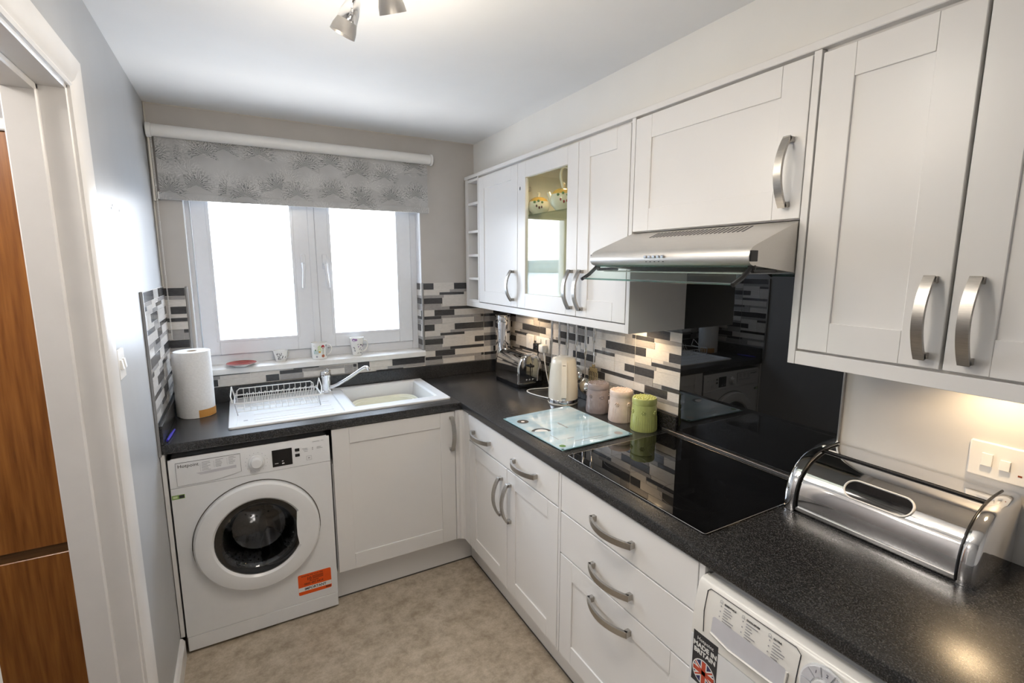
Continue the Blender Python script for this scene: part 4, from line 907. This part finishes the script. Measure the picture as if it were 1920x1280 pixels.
b = BM(); tube(b, bez((1.672, -0.79, ZT+.006), (1.64, -0.70, ZT+.004), (1.61, -0.585, ZT+.004), (1.665, -0.565, ZT+.004), 12)+bez((1.665, -0.565, ZT+.004), (1.70, -0.55, ZT+.004), (1.76, -0.59, ZT+.004), (1.80, -0.575, ZT+.004), 10)[1:], 0.0032, 8); obj('cable', b, 'plastic_w', kt, 60)
# toaster
ts = thing('toaster', 'chrome two-slice toaster with rounded top and black base', 'toaster', (1.735, -0.37, ZT))
tx0, tx1, ty0, ty1 = 1.630, 1.795, -0.505, -0.235
secT = []
hT = 0.188
for x, z in ((tx0+.004, 0.022), (tx0, 0.045), (tx0+.002, 0.12), (tx0+.010, 0.155), (tx0+.028, 0.178), (tx0+.055, hT), (tx1-.055, hT), (tx1-.028, 0.178), (tx1-.010, 0.155), (tx1-.002, 0.12), (tx1, 0.045), (tx1-.004, 0.022)): secT.append((x, ZT+z))
b = BM(); prism(b, secT, 'y', ty0, ty1); 
bmesh.ops.bevel(b, geom=[e for e in b.edges if abs(e.verts[0].co.y-e.verts[1].co.y) < 1e-6], offset=0.010, segments=3, affect='EDGES')
obj('body', b, 'chrome', ts, 50)
b = BM(); prism(b, rrect(tx0-.003, tx1+.003, ty0-.003, ty1+.003, 0.02, 4), 'z', ZT+.004, ZT+.0225); obj('base', b, 'blackgloss', ts, 40)
for x in (tx0+.056, tx1-.056):
    b = BM(); box(b, x-.013, x+.013, ty0+.05, ty1-.05, ZT+hT-.001, ZT+hT+.0006); obj('bread_slot', b, 'black', ts)
b = BM(); box(b, 1.709, 1.715, ty0-.0008, ty0+.002, ZT+.05, ZT+.14); obj('lever_slot', b, 'black', ts)
b = BM(); box(b, 1.697, 1.727, ty0-.022, ty0-.001, ZT+.118, ZT+.130, 0.003); obj('lever', b, 'blackgloss', ts)
for x in (1.692, 1.712, 1.732):
    b = BM(); lathe(b, [(0.0, -0.006), (0.006, -0.006), (0.007, 0.0)], (x, ty0, ZT+.042), 'y', 12); obj('button', b, 'chrome_dark', ts, 40)
for x in (tx0+.02, tx1-.02):
    for y in (ty0+.02, ty1-.02):
        b = BM(); lathe(b, [(0.0, 0.0003), (0.01, 0.0003), (0.01, 0.005)], (x, y, ZT), 'z', 10); obj('foot', b, 'black', ts)
# steel storage tube in the corner
sp = thing('spaghetti_canister', 'tall shiny steel canister standing in the corner behind the toaster', 'canister', (1.765, -0.078, ZT))
b = BM(); lathe(b, [(0.0, 0.0005), (0.049, 0.0005), (0.050, 0.004), (0.050, 0.33), (0.0495, 0.332)], (1.764, -0.078, ZT), 'z', 32); obj('body', b, 'chrome', sp, 40)
b = BM(); lathe(b, [(0.051, 0.332), (0.052, 0.336), (0.052, 0.372), (0.049, 0.377), (0.0, 0.378)], (1.764, -0.078, ZT), 'z', 32); obj('lid', b, 'chrome', sp, 40)
# canisters
def canister(x, y, m, label, rot):
    t = thing('storage_canister', label, 'canister', (x, y, ZT), 'embossed storage canisters beside the hob')
    c = (x, y, ZT+.0004)
    b = BM(); lathe(b, [(0.0, 0.0), (0.0535, 0.0), (0.0552, 0.004), (0.0530, 0.05), (0.0500, 0.106), (0.0488, 0.112), (0.0, 0.112)], c, 'z', 40); bd = obj('body', b, m, t, 40)
    b = BM(); lathe(b, [(0.0, 0.1125), (0.0500, 0.1125), (0.0512, 0.115), (0.0508, 0.134), (0.0485, 0.139), (0.0, 0.141)], c, 'z', 40); ld_ = obj('lid', b, m, t, 35)
    b = BM()
    for k in range(36):
        a = 2*PI*k/36; h = 0.055+0.012*math.sin(k*1.7); rr = 0.0548
        tube(b, [(x+(rr)*math.cos(a), y+(rr)*math.sin(a), c[2]+.006), (x+(rr-.0024)*math.cos(a), y+(rr-.0024)*math.sin(a), c[2]+h)], 0.0013, 5)
    rb_ = obj('ribs', b, m, bd, 60); rb_['kind'] = 'stuff'
    for k in range(6):
        a = 2*PI*k/6+rot; b = BM(); p = Vector((x+.0520*math.cos(a), y+.0520*math.sin(a), c[2]+.082)); tg = Vector((-math.sin(a), math.cos(a), 0))
        sphere(b, p, 0.0032, seg=8)
        for q in range(6):
            bb = 2*PI*q/6; sphere(b, p+tg*0.007*math.cos(bb)+Vector((0, 0, 0.007*math.sin(bb))), 0.0033, seg=8)
        obj('flower', b, m, bd, 60)
    b = BM()
    for k in range(46):
        a = k*2.39996; rr = 0.0066*math.sqrt(k); sphere(b, (x+rr*math.cos(a), y+rr*math.sin(a), c[2]+.1405), 0.0036, (1, 1, .7), 8)
    pt = obj('petal_relief', b, m, ld_, 60); pt['kind'] = 'stuff'
canister(1.752, -1.056, 'can_grey', 'grey-purple embossed ceramic storage canister with lid nearest the kettle', 0.2)
canister(1.758, -1.210, 'can_pink', 'pale pink embossed ceramic storage canister with lid in the middle', 0.5)
canister(1.760, -1.352, 'can_green', 'lime green embossed ceramic storage canister with lid next to the hob', 0.75)
# chopping board
cbd = thing('chopping_board', 'pale blue glass chopping board with printed picture in front of the canisters', 'chopping board', (1.49, -1.16, ZT))
BP = [(1.298, -0.958), (1.668, -0.934), (1.664, -1.388), (1.312, -1.398)]
def inset_poly(P, k): cx_ = sum(p[0] for p in P)/4; cy_ = sum(p[1] for p in P)/4; return [((x-cx_)*k+cx_, (y-cy_)*k+cy_) for x, y in P]
b = BM(); prism(b, BP, 'z', ZT+.003, ZT+.0075); bmesh.ops.bevel(b, geom=[e for e in b.edges if abs(e.verts[0].co.z-e.verts[1].co.z) > .003], offset=0.012, segments=4, affect='EDGES'); gl = obj('glass', b, 'boardprint', cbd)
b = BM(); tube(b, [(x, y, ZT+.0048) for x, y in BP], 0.0014, 4, closed=True); obj('edge', b, 'teal', cbd)
for x, y in inset_poly(BP, 0.88):
    b = BM(); lathe(b, [(0.0, 0.0003), (0.008, 0.0003), (0.008, 0.003)], (x, y, ZT), 'z', 10); obj('foot', b, 'black', cbd)
def ringp(x, y, r0, r1, m, a0=0, a1=2*PI, name='print_mark'):
    b = BM(); lathe(b, [(r0, ZT+.0076), (r1, ZT+.0077)], (x, y, 0), 'z', 24, a0, a1); obj(name, b, m, cbd)
ringp(1.350, -1.040, 0.008, 0.026, 'ink'); ringp(1.350, -1.040, 0.0, 0.008, 'white_p'); ringp(1.352, -1.19, 0.030, 0.042, 'ink', -0.3, 2.6); ringp(1.352, -1.19, 0.0, 0.028, 'white_p', -0.3, 2.6)
ringp(1.335, -1.365, 0.0, 0.013, 'leaf'); ringp(1.62, -1.355, 0.0, 0.018, 'ink_grey')
b = BM()
for i in range(9): box(b, 1.470+random.uniform(-.002, .002), 1.480+random.uniform(-.002, .004), -1.125-0.0085*i-.006, -1.125-0.0085*i, ZT+.0075, ZT+.0077)
for (x0, x1, y0, y1) in ((1.40, 1.43, -1.31, -1.305), (1.41, 1.55, -1.345, -1.342), (1.43, 1.58, -1.362, -1.36), (1.36, 1.363, -1.30, -1.24)): box(b, x0, x1, y0, y1, ZT+.0075, ZT+.0077)
obj('printed_lines', b, 'ink_grey', cbd)
# bread bin
bb = thing('bread_bin', 'polished chrome roll-top bread bin with oval window on the worktop', 'bread bin', (1.73, -2.26, ZT))
PB = [(1.634, 0.913), (1.6315, 0.93), (1.632, 0.955), (1.637, 0.98), (1.647, 1.003), (1.664, 1.024), (1.688, 1.042), (1.718, 1.056), (1.752, 1.065), (1.79, 1.069), (1.832, 1.070)]
def spl(P, n=40):
    import bisect
    L = [0]
    for a, c_ in zip(P, P[1:]): L.append(L[-1]+math.dist(a, c_))
    def at(s):
        s = max(0, min(L[-1], s)); i = min(len(L)-2, bisect.bisect_right(L, s)-1); t = (s-L[i])/(L[i+1]-L[i])
        p0, p1, p2, p3 = P[max(0, i-1)], P[i], P[i+1], P[min(len(P)-1, i+2)]
        return tuple(0.5*(2*p1[k]+(-p0[k]+p2[k])*t+(2*p0[k]-5*p1[k]+4*p2[k]-p3[k])*t*t+(-p0[k]+3*p1[k]-3*p2[k]+p3[k])*t**3) for k in (0, 1))
    return at, L[-1]
at, LT = spl(PB)
CUR = [at(LT*i/36) for i in range(37)]
def off(P, d):
    R = []
    for i, p in enumerate(P):
        a, c_ = P[max(0, i-1)], P[min(len(P)-1, i+1)]; tx, tz = c_[0]-a[0], c_[1]-a[1]; l = math.hypot(tx, tz); R.append((p[0]-tz/l*d, p[1]+tx/l*d))
    return R
Ya, Yb = -2.442, -2.078
b = BM(); poly = CUR+[(1.832, 0.912)]; prism(b, poly, 'y', Ya, Yb); obj('lid', b, 'chrome', bb, 40)
b = BM(); k0 = 27
pp = off(CUR[k0:], 0.003)+CUR[k0:][::-1]; prism(b, pp, 'y', Ya, Yb); obj('top_plate', b, 'chrome', bb, 40)
b = BM(); q = off(CUR, 0.0035)[k0-1]; box(b, q[0]-.0035, q[0]+.0035, Ya, Yb, q[1]-.003, q[1]+.001, 0.001); obj('lid_gap', b, 'black', bb)
b = BM(); box(b, 1.6275, 1.6345, Ya, Yb, ZT+.006, ZT+.018, 0.002); obj('bottom_rail', b, 'chrome', bb)
b = BM(); box(b, 1.640, 1.83, Ya, Yb, ZT+.0004, ZT+.006); obj('base', b, 'black', bb)
for y0_, y1_, s in ((Yb-.002, Yb+.030, 1), (Ya-.030, Ya+.002, -1)):
    # chrome end cap: bulging rim lofted outward
    b = BM(); R = []
    for t in [i/8 for i in range(9)]:
        d = 0.009*math.sqrt(max(0, 1-(2*t-.75)**2/1.6)) if t < 1 else -0.004
        y = (y0_ if s > 0 else y1_)+s*(abs(y1_-y0_))*t
        O_ = off(CUR, d); R.append([b.verts.new((p[0], y, p[1])) for p in O_]+[b.verts.new((1.834, y, ZT+.001)), b.verts.new((O_[0][0], y, ZT+.001))])
    for A, B in zip(R, R[1:]):
        n = len(A)
        for k in range(n): b.faces.new((A[k], A[(k+1) % n], B[(k+1) % n], B[k]))
    b.faces.new(R[0]); b.faces.new(R[-1]); obj('end_cap', b, 'chrome', bb, 45)
    b = BM(); yy = y0_ if s > 0 else y1_; O_ = off(CUR, 0.0075)
    tube(b, [(p[0], yy-s*.001, p[1]) for p in O_[1:-1]], 0.0028, 6); obj('black_trim', b, 'black', bb, 60)
# oval window, laid on the curved lid
sc0, hw, hh_ = 0.118, 0.075, 0.026
def onlid(y, s, d): 
    p = at(s); q_ = at(s+.002); tx, tz = q_[0]-p[0], q_[1]-p[1]; l = math.hypot(tx, tz); return Vector((p[0]-tz/l*d, y, p[1]+tx/l*d))
stad = rrect(-hw, hw, -hh_, hh_, hh_-.001, 8)
b = BM(); tube(b, [onlid(-2.262+u, sc0+v, 0.0012) for u, v in stad], 0.0028, 6, closed=True); obj('window_rim', b, 'plastic_w', bb, 60)
b = BM(); N = 14; G = []
for i in range(N+1):
    v = -hh_+2*hh_*i/N; half = hw-(hh_-math.sqrt(max(0, hh_**2-v*v)))
    G.append([b.verts.new(onlid(-2.262+half*(-1+2*j/10), sc0+v, 0.0012)) for j in range(11)])
for A, B in zip(G, G[1:]):
    for j in range(10): b.faces.new((A[j], A[j+1], B[j+1], B[j]))
obj('window_glass', b, 'blackgloss', bb, 60)
# utensils hung on the wall
rail = thing('utensil_rail', 'thin steel rail on the tiled wall under the cabinets for hanging utensils', 'rail', (1.815, -0.76, 1.36))
b = BM(); tube(b, [(1.812, -0.98, 1.36), (1.812, -0.55, 1.36)], 0.004, 8); obj('bar', b, 'chrome', rail, 60)
for y in (-0.97, -0.56):
    b = BM(); tube(b, [(1.812, y, 1.36), (1.8335, y, 1.36)], 0.004, 8); obj('bracket', b, 'chrome', rail, 60)
def utensil(name, label, y, kind, hz):
    t = thing(name, label, 'utensil', (1.803, y, hz), 'steel utensils hanging on the wall rail')
    x = 1.803
    b = BM(); tube(b, [(x, y, 1.352), (x, y, hz+.02), (x, y, hz)], 0.0075, 8, radii=[0.0068, 0.0078, 0.0055]); obj('handle', b, 'chrome', t, 50)
    b = BM(); tube(b, [(x, y, hz+.002), (x-.002, y-.002, hz-.06), (x-.004, y-.003, hz-.11)], 0.003, 8, radii=[0.0045, 0.0028, 0.0032]); obj('shaft', b, 'chrome', t, 50)
    zb2 = hz-.11
    b = BM()
    if kind == 'ladle':
        lathe(b, [(0.0, -0.030), (0.021, -0.025), (0.036, -0.012), (0.044, 0.004), (0.043, 0.005), (0.034, -0.010), (0.0, -0.028)], (x-.002, y-.006, zb2-.040), 'x', 24)
        obj('bowl', b, 'chrome', t, 50)
    elif kind == 'spoon':
        sphere(b, (x-.004, y-.004, zb2-.045), 0.030, (0.22, 0.85, 1.6), 16); obj('bowl', b, 'chrome', t, 50)
    else:
        P = [(-.014, 0), (.014, 0), (.030, -.03), (.034, -.115), (-.034, -.115), (-.030, -.03)]
        M2 = Matrix(((0, 0, -1, x-.004), (1, 0, 0, y-.004), (0, 1, 0, zb2), (0, 0, 0, 1)))
        if kind == 'slice':
            # frame with bars
            box(b, -.030, .030, -.035, -.012, -.001, .001, 0, M2); box(b, -.034, .034, -.118, -.106, -.001, .001, 0, M2); box(b, -.012, .012, -.014, .004, -.001, .001, 0, M2)
            for i in range(6): u = -.0315+.0126*i; box(b, u-.0028, u+.0028, -.108, -.033, -.001, .001, 0, M2)
        else: prism(b, P, 'z', -.001, .001, M2)
        obj('blade', b, 'spat', t)
utensil('hanging_utensil', 'steel utensil on the wall rail nearest the sockets, head hidden behind the kettle', -0.585, 'turner', 1.165)
utensil('turner', 'second steel utensil from the sockets on the wall rail, half hidden by the kettle', -0.657, 'turner', 1.165)
utensil('serving_spoon', 'third steel utensil from the sockets hanging behind the kettle', -0.735, 'spoon', 1.16)
utensil('ladle', 'steel ladle on the wall rail just right of the kettle top', -0.812, 'ladle', 1.185)
utensil('ladle', 'large steel ladle hanging between the other ladle and the slotted turner', -0.888, 'ladle', 1.140)
utensil('slotted_turner', 'slotted steel fish slice at the right end of the wall rail above the grey canister', -0.955, 'slice', 1.222)
# sockets
def faceplate(label, y0, y1, z0, z1, rockers, name='wall_socket'):
    t = thing(name, label, 'socket', (XR-.008, (y0+y1)/2, z0)); xb = XR-.0075 if y0 > -1.5 else XR-.0006
    b = BM(); box(b, xb-.009, xb, y0, y1, z0, z1, 0.003); obj('plate', b, 'plastic_w', t, 40)
    for (yc, zc, w, h) in rockers:
        b = BM(); M3 = Matrix.Translation((xb-.009, yc, zc)) @ Matrix.Rotation(0.10, 4, 'Y'); box(b, -.005, .001, -w/2, w/2, -h/2, h/2, 0.0008, M3); obj('rocker', b, 'plastic_w', t)
    return t, xb
t, xb = faceplate('white double switched socket on the wall behind the bread bin', -2.515, -2.369, 1.096, 1.182, [(-2.404, 1.140, .020, .030), (-2.436, 1.136, .018, .024)])
b = BM(); box(b, xb-.0095, xb-.0088, -2.466, -2.459, 1.118, 1.122); obj('indicator', b, 'ink_brown', t)
faceplate('small white switch plate on the tiles left of the plugged socket', -0.352, -0.268, 1.095, 1.181, [(-0.31, 1.145, .02, .03)])
t, xb = faceplate('white double socket on the tiles with a black and a white plug in it', -0.53, -0.384, 1.095, 1.181, [(-0.43, 1.160, .02, .024), (-0.485, 1.160, .02, .024)])
for y, m, lab in ((-0.425, 'blackgloss', 'black mains plug in the tiled wall socket behind the toaster'), (-0.487, 'plastic_w', 'white mains plug with kettle cable in the tiled wall socket')):
    pg = thing('mains_plug', lab, 'plug', (xb-.03, y, 1.105))
    b = BM(); box(b, xb-.045, xb-.0092, y-.024, y+.024, 1.100, 1.146, 0.008, seg=2); obj('plug_body', b, m, pg, 50)
    b = BM(); tube(b, (bez((xb-.020, y, 1.102), (xb-.022, y, 1.05), (xb-.022, y+.01, 0.98), (xb-.024, y+.02, 0.918), 12) if y > -0.45 else bez((xb-.030, y-.015, 1.102), (xb-.045, y-.05, 1.04), (xb-.040, y-.07, 0.96), (xb-.033, y-.085, 0.918), 12)), 0.0032, 8); obj('cable', b, m, pg, 60)
# ------------------------------------------------------------------ window sill things
def cup(name, label, x, y, r0, r1, h, hside=True, z=1.0848):
    t = thing(name, label, 'cup', (x, y, z)); 
    b = BM(); lathe(b, [(0.0, 0.0), (r0*.92, 0.0), (r0, 0.003), (r1, h), (r1-.002, h), (r0-.003, 0.005), (0.0, 0.005)], (x, y, z), 'z', 28); bd = obj('body', b, 'china', t, 40)
    if hside:
        b = BM(); tube(b, bez((x+r1*.93, y, z+h*.82), (x+r1+.032, y, z+h*.92), (x+r1+.028, y, z+h*.15), (x+r0*.93, y, z+h*.22), 10), 0.0038, 8); obj('handle', b, 'china', t, 60)
    return t, bd, lambda u, v, rr=0: (lambda a, rad: Vector((x+rad*math.sin(a), y-rad*math.cos(a), z+v)))(u/((r0+r1)/2), (r0+(r1-r0)*v/h)+.0004)
def motif(P, pts, m, bd, name='motif', r=None, w=0.0013):
    b = BM()
    if r: 
        c0 = P(*pts); e = [P(pts[0]+r*math.cos(2*PI*i/12), pts[1]+r*math.sin(2*PI*i/12)) for i in range(12)]; b.faces.new([b.verts.new(p) for p in e])
    else: tube(b, [P(*p) for p in pts], w, 5)
    obj(name, b, m, bd, 60)
# saucer
sa = thing('saucer', 'small white saucer with dark red glaze inside on the window sill', 'saucer', (0.286, 0.036, 1.0848))
b = BM(); lathe(b, [(0.0, 0.0), (0.030, 0.0), (0.032, 0.003), (0.060, 0.011), (0.072, 0.016), (0.0722, 0.0172), (0.060, 0.0135), (0.0, 0.005)], (0.286, 0.0, 1.0848), 'z', 36); obj('dish', b, 'china', sa, 50)
b = BM(); lathe(b, [(0.0, 0.0058), (0.030, 0.0101), (0.060, 0.0144), (0.0695, 0.0176)], (0.286, 0.0, 1.0848), 'z', 36); obj('glaze', b, 'red_glaze', sa, 50)
t, bd, P = cup('egg_cup', 'small white cup printed with dark leaves on the window sill', 0.472, 0.034, 0.026, 0.036, 0.060, False)
b = BM(); tube(b, bez((0.497, 0.05, 1.139), (0.52, 0.07, 1.14), (0.52, 0.07, 1.10), (0.495, 0.05, 1.10), 8), 0.003, 6); obj('handle', b, 'china', t, 60)
for q in range(14):
    u, v = random.uniform(-.02, .024), random.uniform(.012, .048); a = random.uniform(0.6, 2.5); motif(P, [(u, v), (u+.004*math.cos(a), v+.005*math.sin(a)), (u+.007*math.cos(a+.4), v+.009*math.sin(a+.4))], 'ink', bd, w=0.0013)
t, bd, P = cup('mug', 'white mug printed with red flower, plant pot and garden fork on the window sill', 0.667, 0.026, 0.040, 0.0415, 0.090)
motif(P, (0.014, 0.070), 'cherry', bd, r=.0095); motif(P, [(.014, .060), (.0135, .028)], 'leaf', bd, w=.0012); motif(P, (0.0135, 0.019), 'terracotta', bd, r=.0085); motif(P, (-.004, .042), 'ochre', bd, r=.006); motif(P, (-.004, .052), 'palegreen', bd, r=.011); motif(P, (-.004, .066), 'palegreen', bd, r=.010)
motif(P, [(.036, .078), (.036, .018)], 'ink_grey', bd, w=.0014); motif(P, [(.032, .080), (.033, .070), (.040, .070), (.041, .080)], 'ink_grey', bd, w=.0012); motif(P, (.036, .020), 'ink_grey', bd, r=.0045)
motif(P, (-.020, .016), 'ink_grey', bd, r=.005); motif(P, [(-.035, .076), (.0, .077)], 'leaf', bd, w=.001); 
for i in range(5): motif(P, [(-.034+.006*i, .03), (-.035+.006*i, .05)], 'teal', bd, w=.001)
motif(P, (-.026, .052), 'leaf', bd, r=.004)
t, bd, P = cup('mug', 'tall flared white mug printed with purple flowers and leaves on the window sill', 0.870, 0.028, 0.026, 0.0405, 0.103)
motif(P, (-.020, .092), 'violet', bd, r=.009); motif(P, (-.010, .093), 'violet', bd, r=.007)
for q in range(22):
    u, v = random.uniform(-.032, .036), random.uniform(.012, .085); a = random.uniform(0, 6.28); motif(P, [(u, v), (u+.004*math.cos(a), v+.005*math.sin(a)), (u+.008*math.cos(a+.5), v+.008*math.sin(a+.5))], random.choice(('navy', 'ink', 'violet')), bd, w=.0012)
# ------------------------------------------------------------------ inside the glazed cabinet
tpz = 1.8395
sg = thing('sugar_bowl', 'round cream china sugar bowl with ochre top and dark cherries', 'bowl', (1.612, -0.738, tpz))
def pot(t, x, y, R, hgt, cherry):
    c = (x, y, tpz); P = [(0.0, 0.0), (R*.55, 0.0), (R*.62, 0.006), (R*.92, hgt*.25), (R, hgt*.48), (R*.90, hgt*.72)]
    b = BM(); lathe(b, P, c, 'z', 32); bd = obj('body', b, 'cream_china', t, 50)
    b = BM(); lathe(b, [(R*.90, hgt*.72), (R*.70, hgt*.88), (R*.42, hgt*.97), (0.0, hgt)], c, 'z', 32); ld2 = obj('lid', b, 'ochre', t, 50)
    b = BM(); lathe(b, [(0.0, hgt*.98), (R*.14, hgt*.99), (R*.12, hgt*1.1), (R*.17, hgt*1.2), (R*.1, hgt*1.26), (0.0, hgt*1.26)], c, 'z', 16); obj('knob', b, 'cream_china', ld2, 50)
    d0 = math.atan2(-2.8187-y, 0.3077-x)
    for da, hz, m, r in ((-.28, .38, cherry, .0075), (-.05, .34, cherry, .0085), (.2, .44, cherry, .008), (.42, .66, 'leaf', .013), (-.35, .64, 'leaf', .012), (.02, .72, 'leaf', .012)):
        b = BM(); rr = R*(1.0 if hz < .6 else .93); sphere(b, (x+rr*math.cos(d0-da), y+rr*math.sin(d0-da), tpz+hgt*hz), r, (.5, .5, .8 if m != 'leaf' else .5), 10); obj('painted_fruit' if m != 'leaf' else 'painted_leaf', b, m, bd, 60)
pot(sg, 1.612, -0.738, 0.052, 0.084, 'cherry_dark')
tpo = thing('teapot', 'cream china teapot with ochre top, red cherries and tall loop handle', 'teapot', (1.612, -0.945, tpz))
pot(tpo, 1.612, -0.945, 0.060, 0.098, 'cherry')
b = BM(); tube(b, [(1.604, -0.895, tpz+.03), (1.598, -0.868, tpz+.055), (1.595, -0.852, tpz+.088)], 0.012, 10, radii=[0.016, 0.012, 0.009]); obj('spout', b, 'cream_china', tpo, 60)
b = BM(); tube(b, bez((1.60, -0.972, tpz+.082), (1.59, -0.88, tpz+.22), (1.605, -1.06, tpz+.225), (1.62, -1.0, tpz+.06), 18), 0.0055, 8); obj('handle', b, 'cream_china', tpo, 60)
for i, wh in enumerate(('bottom plate', 'second plate from the bottom', 'middle plate', 'second plate from the top', 'topmost plate')):
    z = Z1+0.0172+0.0115*i; b = BM(); lathe(b, [(0.0, 0.0), (0.05, 0.0), (0.088, 0.012), (0.0885, 0.014), (0.05, 0.004), (0.0, 0.004)], (1.70, -1.01, z), 'z', 32)
    tag(obj('plate', b, 'china', None, 40), 'white china '+wh+' of the stack inside the glazed cabinet', 'plate', 'plates stacked in the glazed cabinet')
# ------------------------------------------------------------------ left wall switch
sw = thing('light_switch', 'white light switch on the left wall beside the doorway', 'switch', (XL, -1.085, 1.27))
b = BM(); box(b, XL+.0005, XL+.010, -1.128, -1.045, 1.275, 1.36, 0.003); obj('plate', b, 'plastic_w', sw, 40)
for y in (-1.105, -1.07):
    b = BM(); box(b, -.001, .006, -.008, .008, -.014, .014, 0.001, Matrix.Translation((XL+.010, y, 1.318)) @ Matrix.Rotation(-.12, 4, 'Y')); obj('rocker', b, 'plastic_w', sw)
# ------------------------------------------------------------------ ceiling spotlight bar
cl = thing('spotlight_bar', 'chrome ceiling spotlight bar with bullet-shaped lamp heads', 'lamp', (0.62, -1.76, H))
b = BM(); box(b, 0.60, 0.64, -2.05, -1.47, H-.028, H-.0005, 0.006, seg=2); obj('bar', b, 'chrome', cl, 40)
heads = [(0.625, -1.425, Vector((-.38, 0.35, -1))), (0.645, -1.595, Vector((0.35, 0.35, -.9))), (0.600, -1.80, Vector((-.4, -.3, -1))), (0.66, -1.98, Vector((.4, -.4, -1)))]
for (x, y, d) in heads:
    d.normalize(); top = Vector((x, y, H-.034)); Mh = Matrix.Translation(top) @ d.to_track_quat('Z', 'Y').to_matrix().to_4x4()
    b = BM(); lathe(b, [(0.0, -0.012), (0.006, -0.006), (0.017, 0.015), (0.024, 0.042), (0.026, 0.065), (0.025, 0.068)], (0, 0, 0), 'z', 24); bmesh.ops.transform(b, matrix=Mh, verts=b.verts); hdp = obj('lamp_head', b, 'chrome', cl, 50)
    b = BM(); lathe(b, [(0.0255, 0.066), (0.031, 0.084), (0.033, 0.100), (0.032, 0.100), (0.029, 0.084), (0.022, 0.066), (0.0, 0.064)], (0, 0, 0), 'z', 24); bmesh.ops.transform(b, matrix=Mh, verts=b.verts); obj('lamp_collar', b, 'alu', hdp, 50)
    b = BM(); lathe(b, [(0.0, 0.074), (0.024, 0.072), (0.024, 0.068)], (0, 0, 0), 'z', 20); bmesh.ops.transform(b, matrix=Mh, verts=b.verts); obj('bulb', b, 'lamp_lens', hdp, 50)
    b = BM(); tube(b, [(0.62, y-.05, H-.015), (0.5*0.62+.5*x, y-.02, H-.030), (x, y, H-.034)], 0.005, 8); obj('arm', b, 'brass', cl, 50)
    l = bpy.data.lights.new('spot_bulb', 'SPOT'); l.energy = 3.5; l.color = (1.0, 0.93, 0.85); l.shadow_soft_size = 0.05; l.spot_size = 2.75; l.spot_blend = 1.0
    o = bpy.data.objects.new('spot_bulb', l); COL.objects.link(o); o.location = top+d*0.105; o.rotation_euler = d.to_track_quat('-Z', 'Y').to_euler()
    l = bpy.data.lights.new('ceiling_fill', 'POINT'); l.energy = 1.25; l.color = (1.0, 0.88, 0.72); l.shadow_soft_size = 0.06  # extra unseen point light floating below each head, added to lift the ceiling
    o = bpy.data.objects.new('ceiling_fill', l); COL.objects.link(o); o.location = top+d*0.16+Vector((0, 0, -.12))
# ------------------------------------------------------------------ outside
b = BM(); box(b, -4000, 4000, 30, 6000, -22.5, -22); tag(obj('sea', b, 'sea'), 'pale sea outside the window mirrored in the cabinet glass', 'sea'); bpy.data.objects['sea']['kind'] = 'stuff'
b = BM(); sphere(b, (-1150, 1500, -22), 1.0, (620, 240, 44), 24); tag(obj('headland', b, 'hill', None, 60), 'low green headland across the water mirrored in the glazed cabinet', 'hill')
